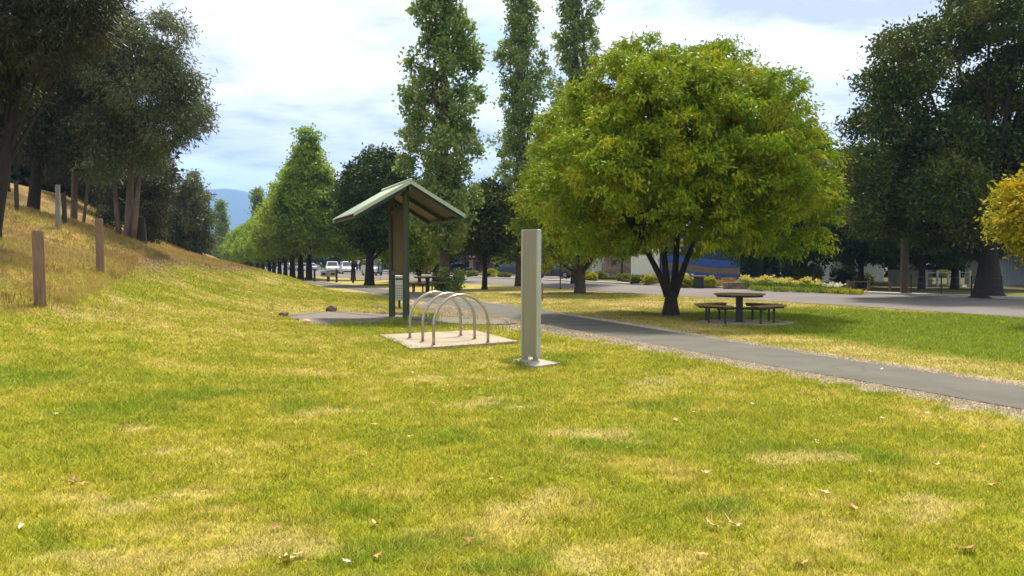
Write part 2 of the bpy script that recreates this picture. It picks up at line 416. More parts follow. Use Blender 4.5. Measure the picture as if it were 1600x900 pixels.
for nme, c in [('white', (.78, .78, .76)), ('red', (.42, .02, .03)), ('black', (.02, .02, .022)), ('navy', (.035, .05, .085)), ('slate', (.04, .045, .055)), ('yellow', (.6, .42, .04))]:
    M['car_' + nme] = pmat('paint_' + nme, c, tuple(v * .9 for v in c), 2, .3, 0, coat=.6)
M['lamp'] = pmat('lamp_lens', (.7, .7, .68), (.6, .6, .58), 5, .15)
M['taillamp'] = pmat('tail_lens', (.4, .02, .015), (.3, .015, .01), 5, .2)
M['sign_blue'] = pmat('sign_blue', (.03, .10, .48), (.035, .11, .5), 2, .5)
M['sign_white'] = pmat('sign_white', (.78, .78, .76), (.72, .72, .7), 2, .5)
M['sign_red'] = pmat('sign_red', (.5, .02, .02), (.45, .02, .02), 2, .5)
M['galv'] = pmat('galvanised_pole', (.36, .36, .35), (.28, .28, .27), 6, .5, .5)
M['pole_wood'] = pmat('power_pole_wood', (.085, .065, .048), (.14, .11, .085), 5, .9, stretch=(4, 4, .4), bump=.5)
M['mountain'] = pmat('forested_range', (.022, .046, .034), (.045, .07, .042), .004, .95, detail=10)


# ------------------------------------------------------------------ mesh helpers
class MB:
    def __init__(s):
        s.v = []; s.f = []; s.m = []

    def add(s, vs, fs, mi=0):
        o = len(s.v)
        s.v += [tuple(map(float, p)) for p in vs]
        s.f += [tuple(i + o for i in f) for f in fs]
        s.m += [mi] * len(fs)

    def box(s, x0, x1, y0, y1, z0, z1, mi=0, T=None):
        vs = [(x0, y0, z0), (x1, y0, z0), (x1, y1, z0), (x0, y1, z0), (x0, y0, z1), (x1, y0, z1), (x1, y1, z1), (x0, y1, z1)]
        if T is not None: vs = [T @ Vector(p) for p in vs]
        s.add(vs, [(0, 3, 2, 1), (4, 5, 6, 7), (0, 1, 5, 4), (1, 2, 6, 5), (2, 3, 7, 6), (3, 0, 4, 7)], mi)

    def bar(s, a, b, w, h, mi=0):              # a square bar between two points
        a, b = Vector(a), Vector(b); d = b - a; L = d.length
        q = d.to_track_quat('Z', 'Y').to_matrix().to_4x4(); T = Matrix.Translation(a) @ q
        s.box(-w / 2, w / 2, -h / 2, h / 2, 0, L, mi, T)

    def prism(s, poly, z0, z1, mi=0):
        n = len(poly)
        vs = [(x, y, z0) for x, y in poly] + [(x, y, z1) for x, y in poly]
        fs = [tuple(reversed(range(n))), tuple(range(n, 2 * n))] + [(i, (i + 1) % n, n + (i + 1) % n, n + i) for i in range(n)]
        s.add(vs, fs, mi)

    def tube(s, pts, rad, n=10, mi=0, cap=True):
        pts = [Vector(p) for p in pts]; k = len(pts)
        if not hasattr(rad, '__len__'): rad = [rad] * k
        vs = []; ref = None
        for i in range(k):
            d = (pts[min(i + 1, k - 1)] - pts[max(i - 1, 0)]).normalized()
            if ref is None:
                ref = d.orthogonal().normalized()
            ref = (ref - d * ref.dot(d)).normalized()
            b = d.cross(ref)
            for j in range(n):
                a = 2 * PI * j / n
                vs.append(pts[i] + (ref * math.cos(a) + b * math.sin(a)) * rad[i])
        fs = [(i * n + j, i * n + (j + 1) % n, (i + 1) * n + (j + 1) % n, (i + 1) * n + j) for i in range(k - 1) for j in range(n)]
        if cap: fs += [tuple(reversed(range(n))), tuple(range((k - 1) * n, k * n))]
        s.add(vs, fs, mi)

    def build(s, name, mats, parent=None, smooth=False, bevel=0, loc=None, rot=None):
        me = bpy.data.meshes.new(name)
        me.from_pydata(s.v, [], s.f)
        mats = mats if isinstance(mats, (list, tuple)) else [mats]
        for m in mats: me.materials.append(m)
        if len(mats) > 1: me.polygons.foreach_set('material_index', s.m)
        bm = bmesh.new(); bm.from_mesh(me); bmesh.ops.recalc_face_normals(bm, faces=bm.faces)
        if bevel:
            ed = [e for e in bm.edges if len(e.link_faces) == 2 and e.calc_face_angle(0) > .5]
            bmesh.ops.bevel(bm, geom=ed, offset=bevel, segments=2, affect='EDGES', profile=.6)
        bm.to_mesh(me); bm.free()
        if smooth: me.polygons.foreach_set('use_smooth', [True] * len(me.polygons))
        return link(name, me, parent, loc, rot)


def link(name, me, parent=None, loc=None, rot=None):
    o = bpy.data.objects.new(name, me); C.objects.link(o)
    if parent is not None: o.parent = parent
    if loc is not None: o.location = loc
    if rot is not None: o.rotation_euler = rot
    return o


def tag(o, label=None, cat=None, group=None, kind=None):
    if label: o['label'] = label
    if cat: o['category'] = cat
    if group: o['group'] = group
    if kind: o['kind'] = kind
    return o


def thing(name, label, cat, loc=(0, 0, 0), rz=0, group=None):
    o = link(name, None, None, loc, (0, 0, rz))
    o.empty_display_size = .2
    return tag(o, label, cat, group)


def dup(root, loc, rz=0, sc=1, label=None, group=None):
    r = root.copy(); C.objects.link(r); r.location = loc; r.rotation_euler = (0, 0, rz); r.scale = (sc, sc, sc) if not hasattr(sc, '__len__') else sc
    if label: r['label'] = label
    if group: r['group'] = group
    for ch in list(root.children):
        c = ch.copy(); C.objects.link(c); c.parent = r
        for g in list(ch.children):
            d = g.copy(); C.objects.link(d); d.parent = c
    return r


def raw_mesh(name, verts, nper, mat, cols=None, smooth=False):
    """fast mesh of separate polygons with nper corners each"""
    n = len(verts); nf = n // nper
    me = bpy.data.meshes.new(name)
    me.vertices.add(n); me.vertices.foreach_set('co', verts.astype(np.float32).ravel())
    me.loops.add(n); me.loops.foreach_set('vertex_index', np.arange(n, dtype=np.int32))
    me.polygons.add(nf); me.polygons.foreach_set('loop_start', np.arange(0, n, nper, dtype=np.int32))
    me.update(calc_edges=True)
    me.materials.append(mat)
    if cols is not None:
        a = me.attributes.new('Col', 'FLOAT_COLOR', 'POINT')
        c = np.ones((n, 4), np.float32); c[:, :3] = cols
        a.data.foreach_set('color', c.ravel())
    return me


# ------------------------------------------------------------------ ground sheet
def spaced(lo, hi, step, far, grow=1.16):
    c = list(np.arange(lo, hi + step / 2, step))
    s, x = step, hi
    while x < far:
        s = min(s * grow, 900); x += s; c.append(x)
    s, x = step, lo; pre = []
    while x > -far:
        s = min(s * grow, 900); x -= s; pre.append(x)
    return np.array(pre[::-1] + c)


gx = spaced(-20, 22, .17, 8000); gy = spaced(2, 46, .17, 8000)
X, Y = np.meshgrid(gx, gy)
Z = terrain(X, Y)
cols, _, _ = surface(X.ravel(), Y.ravel(), Z.ravel())
nx, ny = len(gx), len(gy)
me = bpy.data.meshes.new('lawn')
me.vertices.add(nx * ny); me.vertices.foreach_set('co', np.stack([X.ravel(), Y.ravel(), Z.ravel()], 1).astype(np.float32).ravel())
ii, jj = np.meshgrid(np.arange(nx - 1), np.arange(ny - 1))
q = (jj * nx + ii).ravel()
quads = np.stack([q, q + 1, q + nx + 1, q + nx], 1).astype(np.int32)
me.loops.add(quads.size); me.loops.foreach_set('vertex_index', quads.ravel())
me.polygons.add(len(quads)); me.polygons.foreach_set('loop_start', np.arange(0, quads.size, 4, dtype=np.int32))
me.update(calc_edges=True)
me.polygons.foreach_set('use_smooth', np.ones(len(quads), bool))
a = me.attributes.new('Col', 'FLOAT_COLOR', 'POINT'); cc = np.ones((nx * ny, 4), np.float32); cc[:, :3] = cols * .68
a.data.foreach_set('color', cc.ravel()); me.materials.append(M['soil'])
tag(link('lawn', me), kind='structure')


# ------------------------------------------------------------------ grass blades
def blades(name, n, y0, y1, ppow, hbase, wbase, wgrow, seed, xm=1.28):
    r = np.random.default_rng(seed)
    u = r.random(n * 2)
    y = (y0 ** ppow + u * (y1 ** ppow - y0 ** ppow)) ** (1 / ppow)
    x = (r.random(n * 2) - .5) * y * xm + (r.random(n * 2) - .5) * 2.0
    z = terrain(x, y)
    col, dens, hg = surface(x, y, z)
    on = (x - xpf(y) > .15) & (x - xrn(y) > -.3)
    keep = (r.random(n * 2) < dens) & ~on & ~pads(x, y)
    x, y, z, col, hg = x[keep], y[keep], z[keep], col[keep], hg[keep]
    n = len(x)
    tuft = vnoise(x * 7, y * 7, 5)
    h = (hbase + .0006 * y) * hg * (.5 + 1.0 * r.random(n)) * (.6 + .8 * tuft)
    az = r.random(n) * 2 * PI; lean = (.3 + 1.3 * r.random(n)) * h
    w = (wbase + wgrow * y) * (.7 + .6 * r.random(n))
    fa = r.random(n) * 2 * PI
    dx, dy = np.cos(fa) * w / 2, np.sin(fa) * w / 2
    v = np.empty((n, 3, 3))
    v[:, 0] = np.stack([x - dx, y - dy, z - .004], 1); v[:, 1] = np.stack([x + dx, y + dy, z - .004], 1)
    v[:, 2] = np.stack([x + np.cos(az) * lean, y + np.sin(az) * lean, z + h], 1)
    # some blades dry, some fresh; random darkening paints in shadows between blades
    k = r.random(n)[:, None]
    speck_shade = vnoise(x * 11 + 40, y * 11, 8)[:, None]; c = col * (.62 + .85 * r.random(n)[:, None]) * (.78 + .44 * speck_shade)
    c = np.where(k > .90, c * .5 + np.array([.6, .47, .16]) * .5, c)
    c = np.where(k < .16, c * .5 + np.array([.12, .20, .008]) * .5, c)
    return v.reshape(-1, 3), np.repeat(c, 3, axis=0)


PADS = []                                 # polygons nothing grows on


def pads(x, y):
    inside = np.zeros(len(x), bool)
    for poly in PADS:
        c = np.zeros(len(x), bool); n = len(poly)
        for i in range(n):
            x1, y1 = poly[i]; x2, y2 = poly[(i + 1) % n]
            with np.errstate(divide='ignore', invalid='ignore'):
                hit = ((y1 > y) != (y2 > y)) & (x < (x2 - x1) * (y - y1) / (y2 - y1 + 1e-12) + x1)
            c ^= hit
        inside |= c
    return inside


RACK_PAD = [G(592, 525), G(742, 518), G(811, 535.5), G(642, 547)]
SIGN_PAD = [G(786, 566.5), G(826, 560.5), G(877, 570), G(836, 576)]
GRAVEL_PAD = [G(438, 496), G(470, 490), (G(520, 488)), G(560, 489), G(600, 491.5), G(650, 494), G(720, 498), G(780, 503), G(795, 507), G(740, 509), G(690, 507.5), G(640, 508), G(590, 505), G(545, 508), G(500, 511), G(472, 508), G(452, 501)]


def grow_poly(p, t):
    c = np.mean(p, axis=0); return [tuple(np.array(q) + (np.array(q) - c) / np.linalg.norm(np.array(q) - c) * t) for q in p]


TABLE = G(1155, 504)
PADS += [grow_poly(RACK_PAD, -.07), grow_poly(SIGN_PAD, -.05), grow_poly(GRAVEL_PAD, -.2)]
PADS.append([(TABLE[0] + .15 + 1.28 * math.cos(t), TABLE[1] - .1 + 1.28 * math.sin(t)) for t in np.linspace(0, 2 * PI, 20)[:-1]])
va, ca = blades('n', 660000, 3.6, 46, .6, .027, .0030, .00055, 1)
g = link('grass', raw_mesh('grass', va, 3, M['blade'], ca))
tag(g, 'short patchy yellow green grass over the lawn', 'grass', kind='stuff')


def stones(name, n, seed):
    r = np.random.default_rng(seed)
    y = (6.0 ** 1.3 + r.random(n) * (34 ** 1.3 - 6.0 ** 1.3)) ** (1 / 1.3); left = r.random(n) < .68
    off = np.abs(r.normal(0, 1, n))
    x = np.where(left, xpn(y) + .03 - off * (.27 + .5 * sstep(17, 24, y)), xpf(y) - .03 + off * .22)
    sz = (.004 + .0004 * y) * (.6 + .9 * r.random(n)); z = terrain(x, y) + sz * .3
    c = np.stack([x, y, z], 1); q = unit(r.normal(size=(n, 3))); u = unit(np.cross(q, r.normal(size=(n, 3)))); w = np.cross(q, u)
    s_ = sz[:, None]
    p = [c + (q * .7) * s_, c + (u - q * .2) * s_ * 1.1, c + (-.5 * u + .87 * w - q * .2) * s_, c + (-.5 * u - .87 * w - q * .2) * s_ * 1.2]
    v = np.empty((n, 4, 3, 3))
    for i, t in enumerate(((0, 1, 2), (0, 2, 3), (0, 3, 1), (1, 3, 2))):
        for k in range(3): v[:, i, k] = p[t[k]]
    col = np.array([.47, .385, .27]) * (.6 + .8 * r.random(n))[:, None] + r.normal(0, .015, (n, 3))
    return raw_mesh(name, v.reshape(-1, 3), 3, M['stone_chip'], np.repeat(np.clip(col, .04, .8), 12, axis=0))


def unit(v): return v / (np.linalg.norm(v, axis=1)[:, None] + 1e-9)


tag(link('gravel', stones('gravel', 60000, 12)), 'loose beige gravel along both edges of the path', 'gravel', kind='stuff')


def tufts(name, n, region, h0, h1, w, mat, seed, per=9, spread=.07):
    """loose tussocks: narrow bent blades"""
    r = np.random.default_rng(seed)
    x, y = region(r, n)
    n = len(x)
    x = np.repeat(x, per) + r.normal(0, spread, n * per); y = np.repeat(y, per) + r.normal(0, spread, n * per)
    z = terrain(x, y); N_ = len(x)
    h = h0 + (h1 - h0) * r.random(N_); az = r.random(N_) * 2 * PI; ln = h * (.15 + .6 * r.random(N_))
    fa = r.random(N_) * 2 * PI; dx, dy = np.cos(fa) * w / 2, np.sin(fa) * w / 2
    mx = np.stack([x + np.cos(az) * ln * .35, y + np.sin(az) * ln * .35, z + h * .6], 1)
    tip = np.stack([x + np.cos(az) * ln, y + np.sin(az) * ln, z + h * (.75 + .25 * r.random(N_))], 1)
    side = np.stack([dx, dy, 0 * dx], 1)
    b = np.stack([x, y, z - .01], 1)
    v = np.empty((N_, 4, 3)); v[:, 0] = b; v[:, 1] = mx + side * .8; v[:, 2] = tip; v[:, 3] = mx - side * .8
    return raw_mesh(name, v.reshape(-1, 3), 4, mat)


def bank_region(r, n):
    y = 13 + 50 * r.random(n * 3) ** 1.3; x = xbank(y) - 14 * r.random(n * 3) ** 1.4 + .4
    k = fbm(x * .5, y * .5, 91) + .35 * r.random(n * 3) > .5
    return x[k][:n], y[k][:n]


t = link('dry_grass', tufts('dry_grass', 7000, bank_region, .07, .24, .016, M['dryleaf'], 5))
tag(t, 'long golden dry grass over the bank', 'grass', kind='stuff')


def pad_edges(r, n):
    xs, ys = [], []
    for poly in (RACK_PAD, SIGN_PAD, SIGN_PAD, GRAVEL_PAD):
        k = len(poly); i = r.integers(0, k, n); t = r.random(n)
        p = np.array(poly)[i] + (np.array(poly)[(i + 1) % k] - np.array(poly)[i]) * t[:, None] + r.normal(0, .03, (n, 2))
        m = vnoise(p[:, 0] * 2.2, p[:, 1] * 2.2, 66) > .42
        xs.append(p[m, 0]); ys.append(p[m, 1])
    return np.concatenate(xs), np.concatenate(ys)


tag(link('edge_grass', tufts('edge_grass', 130, pad_edges, .03, .11, .010, M['strap'], 16, per=9, spread=.05)), 'longer grass fringe round the slabs', 'grass', kind='stuff')

# ------------------------------------------------------------------ paved sheets
def strip_mesh(name, A, B, z, mat, ncross=4, step=.5, jit=0):
    n = max(len(A), 8)
    def rs(a, n):
        s = np.concatenate([[0], np.cumsum(np.linalg.norm(np.diff(a, axis=0), axis=1))]); t = np.linspace(0, s[-1], n)
        return np.stack([np.interp(t, s, a[:, 0]), np.interp(t, s, a[:, 1])], 1)
    A = rs(A, n); B = rs(B, n)
    if jit:
        d = B - A; d /= np.linalg.norm(d, axis=1)[:, None]
        s = np.arange(n) * step
        A = A + d * ((fbm(s * .9, s * 0 + 3, 61) - .5) * jit)[:, None]; B = B + d * ((fbm(s * .9, s * 0 + 9, 62) - .5) * jit)[:, None]
    mb = MB()
    vs = []; fs = []
    for i in range(n):
        for k in range(ncross + 1):
            p = A[i] + (B[i] - A[i]) * k / ncross
            vs.append((p[0], p[1], z + .02 * math.sin(PI * k / ncross)))
    for i in range(n - 1):
        for k in range(ncross):
            q = i * (ncross + 1) + k
            fs.append((q, q + 1, q + ncross + 2, q + ncross + 1))
    mb.add(vs, fs)
    return mb.build(name, mat, smooth=True)


tag(strip_mesh('footpath', PNs, PFs, .012, M['asphalt'], jit=.18), kind='structure')
tag(strip_mesh('road', RNs, RFs, .014, M['road'], ncross=6, step=2), kind='structure')
# pale kerb along the far side of the road
kd = RFs.copy(); nrm = np.gradient(RFs, axis=0); nrm /= np.linalg.norm(nrm, axis=1)[:, None]
off = np.stack([nrm[:, 1], -nrm[:, 0]], 1) * .35
side = np.sign(np.mean((RFs - np.interp(0, [0, 1], [0, 0]))[:, 0])) or 1
if np.mean((off * (RFs - RNs[np.minimum((np.arange(len(RFs)) * len(RNs) / len(RFs)).astype(int), len(RNs) - 1)])).sum(1)) < 0: off = -off
kb = MB(); K = RFs[::1]
for i in range(len(K) - 1):
    a, b, c, d = K[i] - off[i] * .0, K[i + 1] - off[i + 1] * .0, K[i + 1] + off[i + 1], K[i] + off[i]
    kb.add([(a[0], a[1], 0), (b[0], b[1], 0), (c[0], c[1], 0), (d[0], d[1], 0), (a[0], a[1], .11), (b[0], b[1], .11), (c[0], c[1], .12), (d[0], d[1], .12)],
           [(4, 5, 6, 7), (0, 1, 5, 4), (2, 3, 7, 6)])
tag(kb.build('kerb', M['kerb']), kind='structure')
# parking apron in front of the shops
ap = [G(832, 437.5), G(905, 438.5), G(935, 434), G(870, 430), G(760, 427.5), G(700, 426.5), G(640, 424.5), G(640, 427), G(715, 430)]
mb = MB(); mb.prism(ap, -.05, .02); tag(mb.build('parking_apron', M['road']), kind='structure')
mb = MB(); mb.prism([G(300, 421.5), G(640, 427.6), G(640, 421.5), G(440, 417.5), G(300, 417.5)], -.05, .01); tag(mb.build('side_road', M['road']), kind='structure')


def jagged(poly, amp, seed, sub=5):
    r = np.random.default_rng(seed); out = []
    n = len(poly)
    for i in range(n):
        a, b = np.array(poly[i]), np.array(poly[(i + 1) % n])
        for k in range(sub):
            out.append(tuple(a + (b - a) * k / sub + r.normal(0, amp, 2)))
    return out


mb = MB(); mb.prism(jagged(GRAVEL_PAD, .09, 3, 9), -.05, .03); tag(mb.build('gravel_pad', M['gravel']), kind='structure')
mb = MB(); mb.prism(RACK_PAD, -.08, .034)
tag(mb.build('concrete_slab', M['concrete'], bevel=.012), 'large flat concrete slab under the three bike hoops', 'concrete slab')
mb = MB(); mb.prism(SIGN_PAD, -.08, .036)
tag(mb.build('concrete_footing', M['concrete_white'], bevel=.012), 'small pale concrete footing under the metal sign panel', 'concrete footing')
mb = MB(); mb.prism([(TABLE[0] + .15 + 1.3 * math.cos(t), TABLE[1] - .1 + 1.3 * math.sin(t)) for t in np.linspace(0, 2 * PI, 40)[:-1]], -.08, .02)
tag(mb.build('concrete_disc', M['concrete'], bevel=.012), 'round concrete pad under the picnic table by the big green tree', 'concrete pad')

# ------------------------------------------------------------------ sign panel
a = Vector((*G(819, 563.5), 0)); b = Vector((*G(842, 568.5), 0))
mid = (a + b) / 2
ang = math.atan2(-.39, .25)
s = thing('sign_panel', 'tall blank brushed metal sign panel standing on a small concrete footing', 'sign', (mid.x - .015, mid.y + .02, .034), ang)
s.rotation_euler = (0, math.radians(.6), ang)
W, T_, Hs = .40, .036, 2.09
mb = MB(); mb.box(-W / 2, W / 2, -.026, .026, .075, Hs - .012)
mb.box(-W / 2 + .03, -W / 2 + .036, -.029, .029, .078, Hs - .014)
mb.build('panel', M['alu'], s, bevel=.003)
for sx in (-1, 1):
    mb = MB(); x = sx * (W / 2 + .021); mb.tube([(x, 0, .062), (x, 0, Hs)], .001, 4)
    mb = MB(); mb.box(x - .0205, x + .0205, -T_, T_, .062, Hs); mb.build('edge_rail', M['alu_edge'], s, bevel=.012)
    mb = MB(); xf = sx * (W / 2 - .06); mb.box(xf - .035, xf + .035, -.03, .03, 0, .073); mb.box(xf - .06, xf + .06, -.05, .05, 0, .012); mb.build('foot', M['alu'], s, bevel=.003)
for xf in (-W / 2 + .015, -W / 2 + .105, W / 2 - .105, W / 2 - .015):
    mb = MB(); mb.tube([(xf, -.038, .011), (xf, -.038, .026)], .009, 6); mb.build('bolt', M['galv'], s)
mb = MB(); mb.box(-W / 2, W / 2, -.031, .031, Hs - .011, Hs + .004); mb.build('top_cap', M['alu_edge'], s, bevel=.002)

# ------------------------------------------------------------------ bike hoops
hoops = [((677.6, 539), (762.5, 534.8), 'nearest the camera'), ((660.5, 533.5), (741.6, 529.2), 'in the middle of the three'), ((640.5, 528), (719.9, 524.4), 'closest to the shelter post')]
for l, r_, lab in hoops:
    A, B = Vector((*G(*l, .034), .034)), Vector((*G(*r_, .034), .034))
    o = (A + B) / 2; w = (B - A).length / 2; rz = math.atan2(B.y - A.y, B.x - A.x)
    pts = [(-w, 0, .004), (-w, 0, .2), (-w, 0, .36)] + [(-w * math.cos(t), 0, .36 + .58 * math.sin(t)) for t in np.linspace(.08, PI - .08, 26)] + [(w, 0, .36), (w, 0, .2), (w, 0, .004)]
    mb = MB(); mb.tube(pts, .029, 16)
    root = mb.build('bike_hoop', M['steel'], None, smooth=True, loc=o, rot=(0, 0, rz))
    tag(root, 'bent steel bike parking hoop on the concrete slab, ' + lab, 'bike rack', 'bike hoops on the concrete slab')
    for sx in (-1, 1):
        fl = MB(); fl.tube([(sx * w, 0, .001), (sx * w, 0, .009)], .05, 16); fl.build('flange', M['steel'], root)

# ------------------------------------------------------------------ information shelter
d = Vector((.34, -.94, 0)).normalized(); c0 = Vector((-3.2, 25.0, 0))
rz = math.atan2(d.y, d.x)
sh = thing('information_shelter', 'timber post information shelter with pale green gabled roof on the gravel pad', 'shelter', c0, rz)
# local: +x towards the camera end of the ridge, y across
XN, XF, ZR, ZE, WE = 1.5, -2.1, 3.73, 2.88, 1.45
def roof_pt(y, lift=0): return ZR - (ZR - ZE) * abs(y) / WE + lift
for sy in (-1, 1):
    mb = MB()                                                    # corrugated sheet with real ribs
    n = 34; prof = []
    for i in range(n * 4 + 1):
        x = XF + (XN - XF) * i / (n * 4); prof.append((x, .011 * math.sin(2 * PI * i / 4)))
    vs = []; fs = []
    for x, dz in prof:
        for y in (0.03, WE + .05):
            z = ZR - (ZR - ZE) * y / WE + .03 + dz; vs += [(x, sy * y, z), (x, sy * y, z - .006)]
    for i in range(len(prof) - 1):
        q = i * 4; fs += [(q, q + 2, q + 6, q + 4), (q + 1, q + 5, q + 7, q + 3), (q + 2, q + 3, q + 7, q + 6)]
    mb.add(vs, fs); mb.build('roof_sheet', M['roof_green'], sh, smooth=True)
    mb = MB()
    for x in (XN - .0, ):
        y0, y1 = 0.0, WE + .06
        mb.add([(x, sy * y0, roof_pt(y0) + .06), (x + .035, sy * y0, roof_pt(y0) + .06), (x + .035, sy * y1, roof_pt(y1) + .06), (x, sy * y1, roof_pt(y1) + .06),
                (x, sy * y0, roof_pt(y0) - .045), (x + .035, sy * y0, roof_pt(y0) - .045), (x + .035, sy * y1, roof_pt(y1) - .045), (x, sy * y1, roof_pt(y1) - .045)],
               [(0, 1, 2, 3), (4, 7, 6, 5), (0, 4, 5, 1), (1, 5, 6, 2), (2, 6, 7, 3), (3, 7, 4, 0)])
    mb.build('barge_board', M['roof_green'], sh, bevel=.004)
    mb = MB()
    x = XF
    mb.add([(x - .03, 0, ZR + .05), (x, 0, ZR + .05), (x, sy * (WE + .06), roof_pt(WE + .06) + .05), (x - .03, sy * (WE + .06), roof_pt(WE + .06) + .05),
            (x - .03, 0, ZR - .08), (x, 0, ZR - .08), (x, sy * (WE + .06), roof_pt(WE + .06) - .08), (x - .03, sy * (WE + .06), roof_pt(WE + .06) - .08)],
           [(0, 1, 2, 3), (4, 7, 6, 5), (0, 4, 5, 1), (1, 5, 6, 2), (2, 6, 7, 3), (3, 7, 4, 0)])
    mb.build('barge_board', M['roof_green'], sh)
    mb = MB()                                                    # lining under the sheet
    y0, y1 = .05, WE
    mb.add([(XF + .01, sy * y0, roof_pt(y0) - .012), (XN - .01, sy * y0, roof_pt(y0) - .012), (XN - .01, sy * y1, roof_pt(y1) - .012), (XF + .01, sy * y1, roof_pt(y1) - .012),
            (XF + .01, sy * y0, roof_pt(y0) - .026), (XN - .01, sy * y0, roof_pt(y0) - .026), (XN - .01, sy * y1, roof_pt(y1) - .026), (XF + .01, sy * y1, roof_pt(y1) - .026)],
           [(0, 1, 2, 3), (4, 7, 6, 5), (0, 4, 5, 1), (1, 5, 6, 2), (2, 6, 7, 3), (3, 7, 4, 0)])
    mb.build('soffit', M['soffit'], sh)
    for x in (-1.95, -.3, 1.4):
        mb = MB(); mb.bar((x, sy * .1, roof_pt(.1) - .085), (x, sy * (WE - .03), roof_pt(WE - .03) - .085), .05, .11); mb.build('rafter', M['dark_frame'], sh)
    mb = MB(); mb.bar((XF + .05, sy * (WE - .02), ZE - .075), (XN - .03, sy * (WE - .02), ZE - .075), .1, .05); mb.build('eave_beam', M['dark_frame'], sh)
mb = MB(); mb.bar((XF + .04, 0, ZR - .14), (XN - .02, 0, ZR - .14), .07, .16); mb.build('ridge_beam', M['dark_frame'], sh)
mb = MB(); mb.tube([(XF - .03, 0, ZR + .052), (XN + .04, 0, ZR + .052)], .05, 10); mb.build('ridge_cap', M['roof_green'], sh, smooth=True)
for x in (.93, -.87):
    mb = MB(); mb.tube([(x, 0, 0), (x, 0, 1.2), (x, 0, ZR - .16)], [.098, .096, .092], 8); mb.build('post', M['post_green'], sh, bevel=.006)
# display case between the posts
mb = MB()
for z0, z1 in ((1.24, 1.36), (2.96, 3.08)): mb.box(-.775, .835, -.055, .055, z0, z1)
for x0, x1 in ((-.775, -.68), (.74, .835)): mb.box(x0, x1, -.055, .055, 1.36, 2.96)
mb.build('case_frame', M['dark_frame'], sh, bevel=.006)
mb = MB(); mb.box(-.68, .74, -.02, .02, 1.36, 2.96); mb.build('notice_board', M['board'], sh)

# ------------------------------------------------------------------ litter bin behind the shelter
bx = P(624, 478, 31); bz = tz(bx[0], 31)
bn = thing('litter_bin', 'perforated metal litter bin behind the shelter posts', 'bin', (bx[0], 31, bz), .15)
mb = MB()
mb.box(-.21, .21, -.2, .2, .28, .98); mb.build('bin_body', M['bin_metal'], bn, bevel=.03)
mb = MB()
for i in range(5):
    for k in range(6):
        cx, cz = -.145 + i * .0725, .36 + k * .085
        mb.tube([(cx, -.2005, cz), (cx, -.206, cz)], .021, 10)
        mb.tube([(.2105, -.145 + i * .0725, cz), (.216, -.145 + i * .0725, cz)], .021, 10)
mb.build('grille', M['black'], bn)
mb = MB(); mb.box(-.215, .215, -.205, .205, .9, 1.14); mb.build('hood', M['alu_edge'], bn, bevel=.03)
mb = MB(); mb.box(-.14, .14, -.212, -.2, .99, 1.05); mb.build('opening', M['black'], bn)
mb = MB(); mb.box(-.04, .04, -.04, .04, -.1, .28); mb.build('post', M['dark_steel'], bn)


# ------------------------------------------------------------------ picnic tables
def picnic_table(label, loc, rz):
    t = thing('picnic_table', label, 'picnic table', loc, rz, 'octagonal picnic tables')
    R = .70
    oc = [(R * math.cos(PI / 8 + k * PI / 4), R * math.sin(PI / 8 + k * PI / 4)) for k in range(8)]
    mb = MB(); mb.prism([(x * .90, y * .90) for x, y in oc], .665, .715); mb.build('apron', M['table_edge'], t)
    mb = MB()                                                    # slats cut to the octagon
    half = lambda y: min(R * math.cos(PI / 8), (R * math.cos(PI / 8) * math.sqrt(2)) - abs(y))
    ys = np.linspace(-R * math.cos(PI / 8), R * math.cos(PI / 8), 10)
    for a_, b_ in zip(ys[:-1], ys[1:]):
        a2, b2 = a_ + .006, b_ - .006
        mb.prism([(-half(a2), a2), (half(a2), a2), (half(b2), b2), (-half(b2), b2)], .717, .757)
    mb.build('table_top', M['table_wood'], t, bevel=.004)
    mb = MB(); mb.box(-.085, .085, -.085, .085, 0, .664); mb.box(-.16, .16, -.16, .16, 0, .012); mb.build('pedestal', M['dark_steel'], t, bevel=.006)
    for k in range(4):
        an = k * PI / 2 + PI / 4
        Rm = Matrix.Rotation(an, 4, 'Z')
        mb = MB()
        for i in range(3):
            r0, r1 = .74 + i * .115, .74 + i * .115 + .105
            w0, w1 = .40 + i * .062, .40 + (i + .92) * .062
            v = [Rm @ Vector(p) for p in ((r0, -w0, 0), (r1, -w1, 0), (r1, w1, 0), (r0, w0, 0))]
            mb.prism([(p.x, p.y) for p in v], .432, .468)
        st = mb.build('seat', M['table_wood'], t, bevel=.004)
        mb = MB(); v = [Rm @ Vector(p) for p in ((.76, -.38, 0), (1.05, -.50, 0), (1.05, .50, 0), (.76, .38, 0))]
        mb.prism([(p.x, p.y) for p in v], .385, .43); mb.build('seat_rail', M['table_edge'], st)
        mb = MB(); mb.bar(Rm @ Vector((.086, 0, .36)), Rm @ Vector((.86, 0, .36)), .06, .05); mb.build('arm', M['dark_steel'], t)
        for sy in (-.27, .27):
            p = Rm @ Vector((.9, sy, 0)); mb = MB(); mb.box(p.x - .028, p.x + .028, p.y - .028, p.y + .028, 0, .385); mb.build('leg', M['dark_steel'], t)
    return t


pt = picnic_table('octagonal timber picnic table with four bench seats on a round concrete pad', (TABLE[0], TABLE[1], .021), math.radians(-8))
f = G(668, 456.5)
dup(pt, (f[0], f[1], tz(*f)), math.radians(20), 1.12, 'picnic table beside the tall poplar, seen through the bike hoops')

